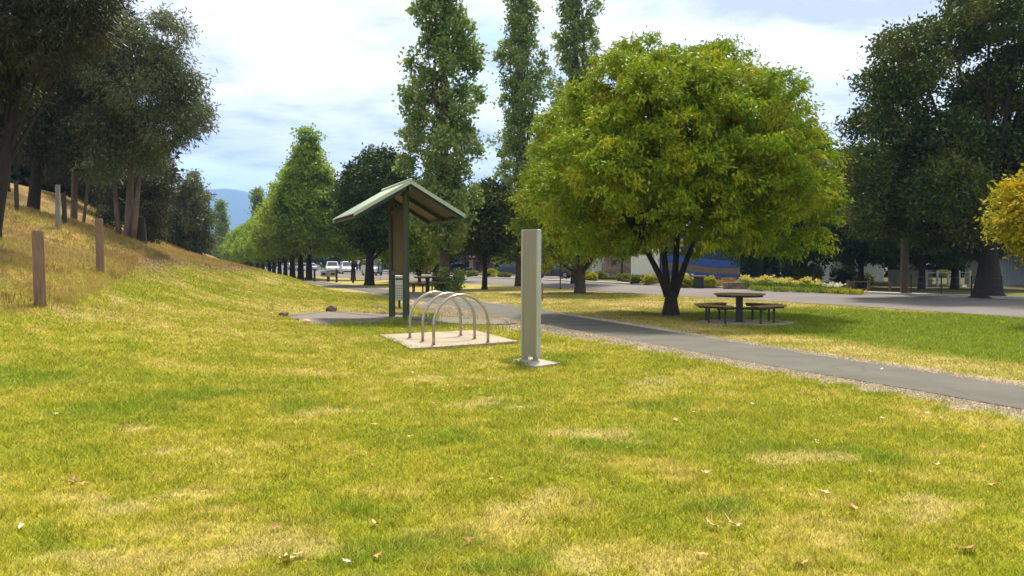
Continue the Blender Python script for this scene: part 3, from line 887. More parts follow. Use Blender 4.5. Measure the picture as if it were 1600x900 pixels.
# ------------------------------------------------------------------ wooden posts on the bank
def wood_post(label, loc, h, r, mat, lean=0, name='timber_post'):
    mb = MB(); n = 14
    pts = [(0, 0, -.2), (0, 0, h * .4), (0, 0, h - .01), (0, 0, h)]
    mb.tube(pts, [r * 1.02, r, r * .97, r * .9], n)
    for i, v in enumerate(mb.v):
        k = 1 + .06 * math.sin(3.1 * math.atan2(v[1], v[0]) + i) ; mb.v[i] = (v[0] * k, v[1] * k, v[2])
    o = mb.build(name, mat, None, smooth=False, loc=loc, rot=(0, lean, random.random() * 3))
    return tag(o, label, 'post', 'old timber posts along the bank')


for px, py, D, h, r, m, lab in [(63, 477, 16.6, 1.40, .105, 'post_wood', 'thick brown timber post on the dry bank, nearest the camera'),
                                (157, 424, 23.4, 1.40, .10, 'post_wood', 'brown timber post at the edge of the mown grass below the gum trees'),
                                (91, 358, 28.5, 1.40, .075, 'post_grey', 'slim grey timber post higher on the bank'),
                                (101, 350, 31, 1.1, .08, 'post_dark', 'short dark timber post on the bank beside the slim grey post'),
                                (26, 316, 30, 1.0, .07, 'post_dark', 'dark timber post near the top of the bank under the gums')]:
    p = P(px, py, D)
    wood_post(lab, (p[0], p[1], tz(p[0], p[1])), h, r, M[m], math.radians(-.9))

# ------------------------------------------------------------------ rocks round the gravel pad
def rock(label, px, py, sx, sy, sz, mat, seed, z=0):
    bm = bmesh.new(); bmesh.ops.create_icosphere(bm, subdivisions=3, radius=1)
    r = np.random.default_rng(seed); ph = r.random(9) * 6
    for v in bm.verts:
        c = v.co
        k = 1 + .16 * math.sin(2.3 * c.x + ph[0]) + .14 * math.sin(3.1 * c.y + ph[1]) + .12 * math.sin(4.3 * c.z + ph[2]) + .07 * math.sin(9 * c.x + 7 * c.y + ph[3])
        c *= k
        for q in range(4):
            nrm = Vector((math.cos(ph[q] * 3), math.sin(ph[q] * 3), math.sin(ph[q + 2]))).normalized(); e = c.dot(nrm) - .72
            if e > 0: c -= nrm * e * .85
        v.co = Vector((c.x * sx, c.y * sy, c.z * sz)) * .8
    me = bpy.data.meshes.new('rock'); bm.to_mesh(me); bm.free(); me.materials.append(mat)
    sx *= .8; sy *= .8; sz *= .8
    g = G(px, py)
    o = link('rock', me, None, (g[0], g[1], tz(*g) + sz * .45 + z), (0, 0, r.random() * 6))
    return tag(o, label, 'rock', 'rocks bordering the gravel pad')


rk = [('cream coloured rock at the near left edge of the gravel pad', 478, 507.5, .17, .13, .11, 'rock_pale'),
      ('reddish brown rock at the left tip of the gravel pad', 443, 497, .20, .14, .10, 'rock_brown'),
      ('squarish dark brown rock, tallest on the far edge of the gravel pad', 517, 487.5, .24, .16, .17, 'rock_brown'),
      ('low flat brown rock just right of the squarish one', 537, 488, .26, .12, .06, 'rock_brown'),
      ('small brown rock on the pad edge left of the shelter', 573, 490.5, .19, .12, .08, 'rock_brown'),
      ('brown rock touching the left shelter post', 598, 492, .22, .14, .10, 'rock_brown'),
      ('dark rock lying between the two shelter posts', 624, 493, .22, .15, .13, 'rock_brown'),
      ('long flat pinkish rock in the grass beyond the gravel pad', 591, 478, .36, .16, .07, 'rock_brown'),
      ('small dark stone in the grass beside the litter bin', 615, 481, .14, .12, .06, 'rock_brown'),
      ('little reddish stone right of the cream rock', 462, 503, .12, .10, .06, 'rock_brown'),
      ('yellowish stone in the grass left of the gravel pad', 425, 495, .09, .08, .05, 'rock_pale'),
      ('flat brown stone on the pad edge right of the shelter', 672, 496, .18, .1, .05, 'rock_brown')]
for i, (l, px, py, a, b, c, m) in enumerate(rk): rock(l, px, py, a, b, c, M[m], i + 1)

# weeds
def weed(label, px, py, h, n, r, seed, mat='strap', name='weed_clump'):
    g = G(px, py)
    def reg(rr, k): return np.full(1, g[0]), np.full(1, g[1])
    me = tufts(name, 1, reg, h * .4, h, .018, M[mat], seed, per=n, spread=r)
    tag(link(name, me), label, 'weeds', 'weed clumps round the pads', 'stuff' if n > 100 else None)


weed('green weed clump in front of the shelter posts', 622, 507, .28, 240, .30, 1)
weed('low grass clump along the near edge of the gravel pad', 560, 511, .2, 260, .4, 2)
weed('grassy clump at the back corner of the concrete slab', 672, 501, .35, 120, .16, 3)
weed('thin dead weed stalks left of the gravel pad', 424, 492, .62, 14, .07, 4, 'dryleaf')
weed('grass clump behind the slab by the middle hoop', 700, 513, .22, 200, .3, 5)
weed('grass clump behind the slab by the far hoop leg', 760, 515, .22, 200, .3, 6)
weed('bright green weeds beside the path beyond the shelter', 600, 470, .25, 220, .5, 7)

# ------------------------------------------------------------------ fallen leaves
def leaf_mesh(mat, seed):
    r = np.random.default_rng(seed)
    n = 14; mb = MB(); vs = [(0, 0, .006)]
    for i in range(n):
        a = 2 * PI * i / n
        k = (1.0 if i % 2 == 0 else .66) * (1 + .25 * r.normal()) * (1.25 if i == 0 else 1)
        x, y = math.cos(a) * k * .045, math.sin(a) * k * .040
        vs.append((x, y, .004 + 9 * (x * x) * r.random() + .012 * r.random()))
    fs = [(0, 1 + i, 1 + (i + 1) % n) for i in range(n)]
    mb.add(vs, fs)
    mb.add([(.04, -.0015, .004), (.085, -.001, .016), (.085, .001, .016), (.04, .0015, .004)], [(0, 1, 2, 3)])
    me = bpy.data.meshes.new('fallen_leaf'); me.from_pydata(mb.v, [], mb.f); me.materials.append(mat)
    return me


LM = {k: [leaf_mesh(M['fall_' + k], s + 11 * i) for s in range(3)] for i, k in enumerate(('orange', 'tan', 'yellow', 'rust', 'pale'))}
FL = dict(orange=[(1333, 803, 1), (1254, 893, 1.2), (584, 820, 1), (1275, 693, .9), (1140, 753, .9), (1553, 767, 1), (953, 593, .8), (782, 755, .8), (1100, 880, 1), (590, 872, .9), (130, 765, 1.2), (1056, 661, .8), (1535, 700, .8), (700, 606, .8), (860, 690, .7)],
          tan=[(1113, 832, 1.3), (1146, 831, 1.3), (1290, 778, 1.2), (447, 879, 1.5), (1464, 733, 1), (1378, 653, .9), (1467, 655, .9), (1103, 746, .9), (733, 608, 1), (1310, 648, .8), (470, 870, .9), (1055, 662, .8)],
          yellow=[(688, 613, 1.2), (586, 665, 1), (983, 705, 1), (770, 757, .9), (303, 541, 1), (88, 656, .8), (640, 690, .7), (1276, 690, .8)],
          rust=[(1510, 868, 1.3), (732, 851, 1), (475, 648, 1), (678, 634, .9), (86, 605, .9), (1330, 800, .6), (960, 760, .7), (430, 826, .9), (115, 757, 1)],
          pale=[(33, 833, .7), (402, 595, .7), (303, 580, .6), (645, 583, .6), (923, 541, .6), (1378, 580, .7), (1415, 630, .7), (1175, 632, .7), (1085, 650, .7), (1450, 647, .7), (555, 505, .8), (733, 517, .7), (753, 518, .7), (629, 516, .8), (585, 527, .8), (1360, 745, .7), (540, 880, .8)])
kk = 0
for k, lst in FL.items():
    for px, py, sc in lst:
        g = G(px, py); kk += 1
        z = tz(*g) + .022
        if g[0] > xpn(g[1]) - .1: z = .034
        o = link('fallen_leaf', LM[k][kk % 3], None, (g[0], g[1], z), (random.uniform(-.4, .4), random.uniform(-.4, .4), random.random() * 6))
        o.scale = (sc * .8,) * 3
        w = dict(orange='curled orange autumn leaf lying on the grass', tan='curled tan dry leaf lying on the grass', yellow='yellow fallen leaf lying on the grass', rust='dark rust red leaf lying on the grass', pale='small pale bleached leaf lying on the ground')[k]
        tag(o, w, 'leaf', k + ' fallen leaves')


# ------------------------------------------------------------------ trees
def unit(v): return v / (np.linalg.norm(v, axis=1)[:, None] + 1e-9)


def crown_mesh(name, lobes, n_leaf, L, W, spray_r, n_spray, droop, mat, seed, zsq=.85, up=.22, keep_in=.25, flat=.6):
    r = np.random.default_rng(seed)
    lobes = np.array(lobes, float)
    w = lobes[:, 3] ** 2; w /= w.sum()
    li = r.choice(len(lobes), n_spray, p=w)
    v = unit(r.normal(size=(n_spray, 3)) + np.array([0, 0, up]))
    rad = lobes[li, 3] * (.55 + .52 * r.random(n_spray) ** .6)
    pos = lobes[li, :3] + v * rad[:, None] * np.array([1, 1, zsq])
    # thin out what lies deep inside other clumps
    deep = np.zeros(n_spray, bool)
    for c in lobes:
        deep |= (((pos - c[:3]) / np.array([1, 1, zsq])) ** 2).sum(1) < (c[3] * .62) ** 2
    k = ~deep | (r.random(n_spray) < keep_in)
    pos, v = pos[k], v[k]
    ns = len(pos)
    si = r.integers(0, ns, n_leaf)
    sr = spray_r * (.6 + .8 * r.random(ns))
    lp = pos[si] + r.normal(size=(n_leaf, 3)) * sr[si][:, None] * np.array([1, 1, flat])
    d = unit(.75 * v[si] + .95 * unit(r.normal(size=(n_leaf, 3))) + np.array([0, 0, -droop]))
    sd = unit(np.cross(d, r.normal(size=(n_leaf, 3))))
    ll = L * (.6 + .8 * r.random(n_leaf))[:, None]; ww = W * (.6 + .8 * r.random(n_leaf))[:, None]
    q = np.empty((n_leaf, 4, 3))
    q[:, 0] = lp; q[:, 1] = lp + d * ll * .45 + sd * ww * .5; q[:, 2] = lp + d * ll; q[:, 3] = lp + d * ll * .45 - sd * ww * .5
    return raw_mesh(name, q.reshape(-1, 3), 4, mat)


def bez(a, b, c, n=7):
    a, b, c = Vector(a), Vector(b), Vector(c)
    return [(a * (1 - t) ** 2 + b * 2 * t * (1 - t) + c * t * t) for t in np.linspace(0, 1, n)]


def make_tree(name, label, loc, lobes, trunk, r0, mat_leaf, mat_bark, n_leaf, L, W, seed, n_spray=None, spray_r=.3, droop=.4, limbs=14, forks=None, group=None, cat='tree', flare=1.5, **kw):
    """trunk: list of (x,y,z) from the ground up; lobes local to the root"""
    root = thing(name, label, cat, loc, 0, group)
    r = random.Random(seed)
    mb = MB()
    tr = [Vector(p) for p in trunk]; k = len(tr)
    rad = [r0 * (flare if i == 0 else 1) * (1 - .45 * i / max(1, k - 1)) for i in range(k)]
    if flare > 1:
        tr.insert(1, tr[0].lerp(tr[1], .12)); rad.insert(1, r0 * (1 + (flare - 1) * .25)); tr[0] = tr[0] - Vector((0, 0, .15))
    mb.tube(tr, rad, 12)
    top = tr[-1]
    for fk in forks or []:
        pts = bez(*fk[:3], 9); mb.tube(pts, list(np.linspace(fk[3], fk[4], 9)), 9)
    lb = sorted(lobes, key=lambda q: -q[3] + r.random() * .3)[:limbs]
    for q in lb:
        tt = r.uniform(.55, 1); i = int(tt * (len(tr) - 1)); st = tr[min(i, len(tr) - 1)]
        if forks:
            fk = r.choice(forks); st = bez(*fk[:3], 9)[r.randint(6, 8)]
        e = Vector(q[:3]); m = st.lerp(e, .5) + Vector((0, 0, -.08 * (e - st).length + .3 * abs(e.z - st.z) * .4))
        pts = bez(st, m, e, 6); mb.tube(pts, list(np.linspace(r0 * (.2 if forks else .3), r0 * .07, 6)), 6)
    mb.build('trunk', mat_bark, root, smooth=True)
    link('crown', crown_mesh('crown', lobes, n_leaf, L, W, spray_r, n_spray or max(60, n_leaf // 45), droop, mat_leaf, seed, **kw), root)
    return root


def px_lobes(base_px, D, items, depth=1.0, seed=0, copies=2):
    """clumps given where they show, spread through the crown's depth"""
    r = np.random.default_rng(seed); out = []
    b = P(base_px, 410, D); bz = tz(b[0], D)
    s = FPX / D
    for px, py, rp in items:
        for k in range(copies):
            q = P(px, py, D)
            dy = r.uniform(-depth, depth)
            sc = (D + dy) / D
            out.append((q[0] * sc - b[0], dy, EYE + (q[2] - EYE) * sc - bz, rp / s * (.9 if k == 0 else .8)))
    return out, (b[0], D, bz)


def env_lobes(prof, n, r0, r1, seed, inner=.3, sq=1.0):
    """prof: (z, left, right, depth) half widths; clumps along that envelope"""
    r = np.random.default_rng(seed); pr = np.array(prof, float); out = []
    z0, z1 = pr[0, 0], pr[-1, 0]
    wts = pr[:, 1] + pr[:, 2]
    zz = np.linspace(z0, z1, 100); dens = np.interp(zz, pr[:, 0], wts) + .3; cdf = np.cumsum(dens) / dens.sum()
    for i in range(n):
        z = np.interp((i + r.random()) / n, cdf, zz); a = i * 2.39996 + r.uniform(-.3, .3)
        lr = r.uniform(r0, r1)
        c, s = math.cos(a), math.sin(a)
        rx = np.interp(z, pr[:, 0], pr[:, 2] if c > 0 else pr[:, 1]); ry = np.interp(z, pr[:, 0], pr[:, 3])
        f = 1 if r.random() > inner else r.uniform(.3, .7)
        rx = max(.05, rx - lr * .85) * f; ry = max(.05, ry - lr * .85) * f
        out.append((c * rx, s * ry, z, lr))
    return out


def pad_lobes(prof, n, r0, r1, gap, seed, layers=((1.0, .6), (.62, .4))):
    """separate leafy pads spaced over the crown, with air between them"""
    r = np.random.default_rng(seed); pr = np.array(prof, float); out = []
    z0, z1 = pr[0, 0], pr[-1, 0]
    for lay, share in layers:
        got = []; tries = 0
        while len(got) < n * share and tries < n * 60:
            tries += 1
            z = r.uniform(z0, z1 + .1); a = r.uniform(0, 2 * PI); lr = r.uniform(r0, r1); c, s_ = math.cos(a), math.sin(a)
            rx = np.interp(z, pr[:, 0], pr[:, 2] if c > 0 else pr[:, 1]); ry = np.interp(z, pr[:, 0], pr[:, 3])
            if z > z1 - .8 and lay == 1.0 and r.random() < .5: rx *= r.random() ** .5; ry *= r.random() ** .5
            j = lay * r.uniform(.80, 1.12)
            p = np.array((c * max(.1, rx - lr * .75) * j, s_ * max(.1, ry - lr * .75) * j, z + r.uniform(-.15, .2)))
            if all(np.linalg.norm((p - q[:3]) * np.array([1, 1, 1.35])) > gap * (.8 + .4 * r.random()) for q in got):
                got.append(np.array((*p, lr)))
        out += [tuple(q) for q in got]
    return out


# --- the broad ash by the path
bx, by = G(1048, 494)
prof = [(2.6, 3.0, 3.7, 3.2), (3.1, 3.7, 4.3, 4.0), (3.9, 4.0, 4.5, 4.3), (4.7, 4.0, 4.4, 4.3), (5.5, 3.7, 3.9, 3.9), (6.2, 3.1, 3.3, 3.3), (6.8, 2.3, 2.5, 2.6), (7.15, 1.4, 1.9, 1.8)]
lob = pad_lobes(prof, 130, .62, 1.1, 1.0, 5)
ol, _ = px_lobes(1048, by, [(985, 85, 28), (1018, 78, 30), (1060, 92, 24), (1120, 88, 34), (1150, 85, 26), (1180, 125, 28), (940, 112, 24), (1205, 180, 32), (1240, 190, 30), (1275, 240, 32), (1288, 300, 28), (1284, 345, 24), (1262, 378, 24), (1225, 392, 22), (1180, 388, 24), (1285, 380, 18), (1150, 378, 20), (1120, 382, 16), (985, 355, 26), (985, 310, 40), (960, 230, 40), (930, 370, 24), (960, 385, 18), (900, 380, 20), (1005, 372, 16), (1085, 374, 15)], 1.2, 8, 1)
forks = [((-.10, 0, .6), (-.28, 0, 1.3), (-1.35, .2, 3.0), .115, .055), ((-.07, -.03, .6), (-.22, -.1, 1.6), (-.42, -.2, 3.9), .12, .05), ((.08, .03, .6), (.20, .1, 1.7), (.28, .3, 4.0), .12, .05), ((.11, 0, .6), (.32, -.1, 1.4), (1.1, -.3, 3.5), .115, .05)]
make_tree('ash_tree', 'broad domed yellow green tree with forked dark trunk beside the picnic table', (bx, by, 0), lob + ol, [(0, 0, 0), (0, 0, .35), (.02, 0, .78)], .27, M['ash'], M['bark_dark'], 230000, .15, .052, 21,
          n_spray=4600, spray_r=.13, droop=.75, limbs=40, forks=forks, flare=1.25, zsq=.82, keep_in=.16, up=.62)
# --- second ash behind it
b2 = G(906, 458.5)
prof2 = [(1.7, 2.4, 2.4, 2.4), (2.6, 3.0, 3.0, 3.0), (4.2, 3.2, 3.1, 3.2), (6, 3.0, 3.0, 3.0), (8, 2.4, 2.5, 2.4), (9.6, 1.3, 1.3, 1.3)]
make_tree('ash_tree', 'yellow green tree with one straight trunk, just left behind the broad domed tree', (b2[0], b2[1], 0), pad_lobes(prof2, 100, .55, 1.0, .95, 15), [(0, 0, 0), (.03, 0, .9), (0, 0, 1.9), (.1, 0, 4)], .28, M['ash'], M['bark'], 80000, .22, .075, 22,
          n_spray=3200, spray_r=.18, droop=.75, limbs=24, zsq=.82, keep_in=.3, up=.62)
# --- yellow tree at the right edge
yx = P(1655, 335, 22)
make_tree('autumn_tree', 'small golden yellow tree reaching in from beside the road', (yx[0], 22, 0), env_lobes([(1.9, 1.2, 1.0, 1.1), (2.6, 1.55, 1.3, 1.4), (3.2, 1.4, 1.2, 1.2), (3.7, .7, .7, .7)], 30, .32, .55, 3, .2), [(0, 0, 0), (0, .05, .8), (.05, 0, 2.2)], .09, M['yellow'], M['bark'], 20000, .13, .06, 23,
          n_spray=800, spray_r=.16, droop=.3, limbs=12)

# --- tall poplars
def poplar_lobes(H, R, seed, z0=1.8, gap=.2):
    r = np.random.default_rng(seed); out = []
    n = int(H * 4.4)
    for i in range(n):
        z = z0 + (H - z0 - .5) * (i + r.random()) / n
        t = (z - z0) / (H - z0)
        Rz = R * (min(1, .55 + t * 2.2) if t < .25 else (1.0 - .75 * ((t - .25) / .75) ** 1.6)) * r.uniform(.7, 1.18)
        lr = r.uniform(.34, .68) * (1 - .3 * t) * R / 2.1; a = i * 2.4 + r.random()
        d = max(0, Rz - lr * .8) * (1 if r.random() > .25 else r.uniform(.2, .6))
        out.append((math.cos(a) * d, math.sin(a) * d, z, lr))
    return out


def poplar(label, px, D, H, R, seed, n, z0=1.8):
    x = P(px, 410, D)[0]
    return make_tree('poplar_tree', label, (x, D, tz(x, D)), poplar_lobes(H, R, seed, z0), [(0, 0, 0), (.05, 0, H * .3), (0, .05, H * .6), (0, 0, H * .95)], .27, M['poplar'], M['bark'], n, .21, .15, seed,
                     n_spray=n // 26, spray_r=.17, droop=-.15, limbs=36, group='tall poplars', zsq=1.25, keep_in=.4, up=.1, flat=.9)


poplar('tallest poplar, just right above the shelter roof', 694, 49, 20.5, 2.15, 31, 35000, 2.7)
poplar('slender poplar standing behind the metal sign panel', 812, 60, 20.5, 2.25, 32, 28000)
poplar('poplar rising behind the left shoulder of the broad tree', 899, 66, 30, 2.7, 33, 46000)
# leafy suckers round the foot of the tallest poplar
def bush(name, label, loc, lobes, mat, n, L, W, seed, cat='shrub', group=None, droop=.1, spray=.1, stems=True):
    root = thing(name, label, cat, loc, 0, group)
    link('foliage', crown_mesh('foliage', lobes, n, L, W, spray, max(40, n // 25), droop, mat, seed, keep_in=.4), root)
    if stems:
        mb = MB(); r = random.Random(seed)
        for q in lobes[:7]: mb.tube(bez((q[0] * .2, q[1] * .2, -.05), (q[0] * .3, q[1] * .3, q[2] * .6), q[:3], 5), [.025, .022, .018, .012, .006], 5)
        mb.build('stem', M['bark'], root)
    return root


x = P(702, 410, 47.5)[0]
bush('sucker_shrub', 'leafy green sucker growth round the foot of the tallest poplar', (x, 47.5, 0), [(-.34, 0, .3, .28), (-.38, 0, .75, .22), (-.28, .05, 1.15, .15), (.36, 0, .35, .25), (.46, .05, .8, .2), (0, -.2, .25, .28), (.5, 0, 1.05, .12), (-.15, -.15, .6, .2)], M['poplar'], 3400, .13, .08, 41, droop=-.2)

# --- smaller round trees between path and road
def round_tree(name, label, px, D, H, R, zc, mat, bark, seed, n, L=.24, W=.12, r0=.14, group=None, forked=False, droop=.4, dx=0, sq=1, spray=.28):
    x = P(px, 410, D)[0]
    pr = [(zc, R * .62, R * .62, R * .62), (zc + (H - zc) * .2, R * .95, R * .95, R * .95), (zc + (H - zc) * .45, R, R, R), (zc + (H - zc) * .7, R * .78, R * .78, R * .78), (H - R * .25, R * .35, R * .35, R * .35)]
    lobs = [(a + dx, b, c, d) for a, b, c, d in env_lobes(pr, int(26 + R * 9), R * .18, R * .34, seed, .25)]
    fk = [((0, 0, zc * .35), (-.2, 0, zc * .7), (-.5 * R * .5, .1, zc * 1.5), r0 * .7, r0 * .3), ((0, 0, zc * .3), (.2, 0, zc * .7), (.5 * R * .5, -.1, zc * 1.6), r0 * .7, r0 * .3)] if forked else None
    return make_tree(name, label, (x, D, tz(x, D)), lobs, [(0, 0, 0), (.03, 0, zc * .5), (0, .02, zc), (dx * .3, 0, zc + (H - zc) * .4)], r0, mat, bark, n, L, W, seed, n_spray=n // 30, spray_r=spray, droop=droop, limbs=18, forks=fk, group=group)


round_tree('street_tree', 'mid green small tree on the verge right of the tallest poplar', 757, 53, 6.5, 2.0, 2.5, M['dark_warm'], M['bark_dark'], 51, 24000, r0=.16)
round_tree('street_tree', 'bright small tree seen between the shelter posts', 655, 62, 6.0, 1.9, 1.5, M['plane'], M['bark_dark'], 52, 16000, r0=.12, forked=True)
round_tree('street_tree', 'small leafy tree just left of the litter bin, behind the shelter', 632, 66, 5.6, 2.0, 1.5, M['plane'], M['bark_dark'], 53, 16000, r0=.12)
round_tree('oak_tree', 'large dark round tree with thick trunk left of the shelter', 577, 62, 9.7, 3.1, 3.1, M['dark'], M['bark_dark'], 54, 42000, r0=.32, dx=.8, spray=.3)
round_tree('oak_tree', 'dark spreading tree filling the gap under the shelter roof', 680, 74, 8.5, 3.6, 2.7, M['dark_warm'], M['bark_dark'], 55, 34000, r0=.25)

# --- avenue of plane trees along the road, copies of three
def plane_tree(label, H, R, seed, n, blunt=0):
    pr = [(3.0, R * .7, R * .7, R * .7), (4.0, R, R, R), (H * .5, R * .92, R * .92, R * .92), (H * .72, R * .52, R * .52, R * .52), (H * .88, R * .22, R * .22, R * .22), (H * .97, R * .1, R * .1, R * .1)]
    if blunt: pr = [(2.8, R * .6, R * .7, R * .6), (4.0, R, R * .9, R), (H * .6, R * .95, R * .9, R), (H * .82, R * .6, R * .7, R * .6), (H * .96, R * .25, R * .3, R * .25)]
    return make_tree('plane_tree', label, (0, 0, 0), env_lobes(pr, 110, .4, .8, seed, .2), [(0, 0, 0), (0, 0, 2), (.05, 0, H * .5), (0, 0, H * .9)], .28, M['plane'], M['bark_dark'], n, .27, .19, seed, n_spray=n // 28, spray_r=.3, droop=.2, limbs=26, group='avenue of plane trees along the road', keep_in=.3)


row = [(483, 437, 13.8, 4.0), (470, 436, 9.5, 3.0), (457, 434.4, 9.6, 3.2), (446, 433, 9, 3.0), (437, 431.6, 9, 3.1), (428, 430.6, 8.6, 3.1), (421, 429.6, 8.4, 3.1), (411, 428.6, 8, 3.0), (402, 427.4, 8, 3.0), (392, 426, 8, 3.0), (385, 425, 8, 3.0), (377, 423.8, 8, 3.0), (369, 422.6, 8, 3.0), (360, 421.4, 8, 3.0), (552, 437.5, 9.0, 2.6)]
ordn = ['tallest plane tree at the near end of the avenue', 'second plane tree from the near end of the avenue', 'third plane tree from the near end of the avenue', 'fourth plane tree from the near end of the avenue', 'fifth plane tree from the near end of the avenue', 'sixth plane tree from the near end of the avenue', 'seventh plane tree from the near end of the avenue', 'eighth plane tree along the avenue', 'ninth plane tree along the avenue', 'tenth plane tree along the avenue', 'fourth last plane tree at the far end of the avenue', 'third last plane tree at the far end of the avenue', 'second last plane tree at the far end of the avenue', 'last plane tree at the far end of the avenue', 'plane tree between the tallest one and the large dark tree']
prot = [plane_tree(ordn[0], 13.8, 3.7, 61, 42000), plane_tree(ordn[1], 11, 3.6, 62, 28000, 1), plane_tree(ordn[2], 11.2, 3.8, 63, 28000)]
for i, (px, py, H, R) in enumerate(row):
    g = G(px, py)
    if i < 3:
        prot[i].location = (g[0], g[1], 0)
    else:
        k = 1 + i % 2
        dup(prot[k], (g[0], g[1], 0), i * 1.7, (R / (3.6, 3.8)[k - 1], R / (3.6, 3.8)[k - 1], H / (11, 11.2)[k - 1]), ordn[i])
# --- far poplars
x = P(346, 410, 190)[0]
fp = make_tree('poplar_tree', 'small far poplar alone before the blue range', (x, 190, 0), poplar_lobes(15, 1.5, 71), [(0, 0, 0), (0, 0, 5), (0, 0, 14)], .4, M['poplar'], M['bark'], 12000, .4, .3, 71, n_spray=700, spray_r=.4, droop=-.1, limbs=10, group='tall poplars', zsq=1.25)
dup(fp, (P(404, 410, 150)[0], 150, 0), 1, (.9, .9, .95), 'far poplar whose tip shows above the avenue trees')

# --- gums on the bank
def gum(label, base_px, D, items, trunk_lean, r0, mat, bark, n, seed, depth=1.6, copies=2, L=.2, W=.045, forks=None, top=None, droop=.8):
    lobs, loc = px_lobes(base_px, D, items, depth, seed, copies)
    top = top or max(l[2] for l in lobs) * .8
    tl = trunk_lean
    return make_tree('gum_tree', label, loc, lobs, [(0, 0, 0), (tl * .25, .05, top * .3), (tl * .6, 0, top * .65), (tl, 0, top)], r0, mat, bark, n, L, W, seed, n_spray=n // 26, spray_r=.24, droop=droop, limbs=22, forks=forks, group='gum trees on the bank', flare=1.35, keep_in=.45)


A_items = [(250, 112, 36), (285, 150, 32), (303, 188, 22), (262, 200, 40), (222, 150, 48), (202, 220, 38), (240, 248, 26), (205, 80, 48), (172, 120, 48), (180, 55, 45), (160, 200, 42), (266, 35, 16), (284, 52, 13), (250, 30, 13), (160, 255, 30), (308, 170, 16), (262, 90, 26), (295, 130, 20)]
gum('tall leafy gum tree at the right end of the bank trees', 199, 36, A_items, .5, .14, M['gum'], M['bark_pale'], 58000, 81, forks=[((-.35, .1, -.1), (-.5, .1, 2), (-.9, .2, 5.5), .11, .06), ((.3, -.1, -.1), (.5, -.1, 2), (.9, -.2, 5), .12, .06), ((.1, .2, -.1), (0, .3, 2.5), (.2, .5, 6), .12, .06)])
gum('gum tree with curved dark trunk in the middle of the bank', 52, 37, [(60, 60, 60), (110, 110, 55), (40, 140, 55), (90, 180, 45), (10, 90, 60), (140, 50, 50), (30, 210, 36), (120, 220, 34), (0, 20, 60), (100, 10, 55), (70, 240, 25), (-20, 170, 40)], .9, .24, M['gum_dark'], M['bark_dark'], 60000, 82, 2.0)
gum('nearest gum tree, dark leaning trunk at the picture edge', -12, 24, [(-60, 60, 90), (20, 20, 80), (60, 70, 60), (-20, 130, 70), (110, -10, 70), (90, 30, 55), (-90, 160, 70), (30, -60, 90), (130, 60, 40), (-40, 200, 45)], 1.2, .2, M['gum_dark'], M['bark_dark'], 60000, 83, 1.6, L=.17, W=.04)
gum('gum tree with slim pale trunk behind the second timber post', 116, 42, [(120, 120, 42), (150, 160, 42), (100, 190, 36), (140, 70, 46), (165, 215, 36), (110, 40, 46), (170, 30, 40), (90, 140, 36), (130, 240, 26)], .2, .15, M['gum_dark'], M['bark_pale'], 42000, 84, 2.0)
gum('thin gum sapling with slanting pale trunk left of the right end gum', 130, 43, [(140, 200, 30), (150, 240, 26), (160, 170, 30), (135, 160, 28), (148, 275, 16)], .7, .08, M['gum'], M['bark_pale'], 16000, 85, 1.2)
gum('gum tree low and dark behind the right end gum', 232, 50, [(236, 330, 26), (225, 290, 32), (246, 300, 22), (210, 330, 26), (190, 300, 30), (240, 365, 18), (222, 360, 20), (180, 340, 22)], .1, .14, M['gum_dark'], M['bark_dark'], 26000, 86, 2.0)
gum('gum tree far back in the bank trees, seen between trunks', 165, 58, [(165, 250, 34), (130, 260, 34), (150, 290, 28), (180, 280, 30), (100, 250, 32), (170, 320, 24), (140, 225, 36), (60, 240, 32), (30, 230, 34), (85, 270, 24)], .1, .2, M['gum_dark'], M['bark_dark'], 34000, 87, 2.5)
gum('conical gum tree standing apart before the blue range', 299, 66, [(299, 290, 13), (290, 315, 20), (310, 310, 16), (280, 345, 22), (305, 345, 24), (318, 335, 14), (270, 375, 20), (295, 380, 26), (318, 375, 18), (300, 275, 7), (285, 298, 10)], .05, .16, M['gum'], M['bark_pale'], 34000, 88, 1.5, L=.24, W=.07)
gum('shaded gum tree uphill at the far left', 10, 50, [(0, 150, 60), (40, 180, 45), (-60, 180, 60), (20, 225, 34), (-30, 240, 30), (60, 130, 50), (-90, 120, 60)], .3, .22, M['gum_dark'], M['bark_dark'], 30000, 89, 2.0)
# broken dark stump under the right end gum
p = P(217, 388, 36.5)
mb = MB(); mb.tube([(0, 0, -.2), (.02, 0, .3), (0, .02, .8), (.03, 0, 1.08)], [.36, .29, .26, .22], 12)
tag(mb.build('tree_stump', M['bark_dark'], None, smooth=False, loc=(p[0], 36.5, tz(p[0], 36.5))), 'charred dark stump beside the right end gum tree', 'stump')

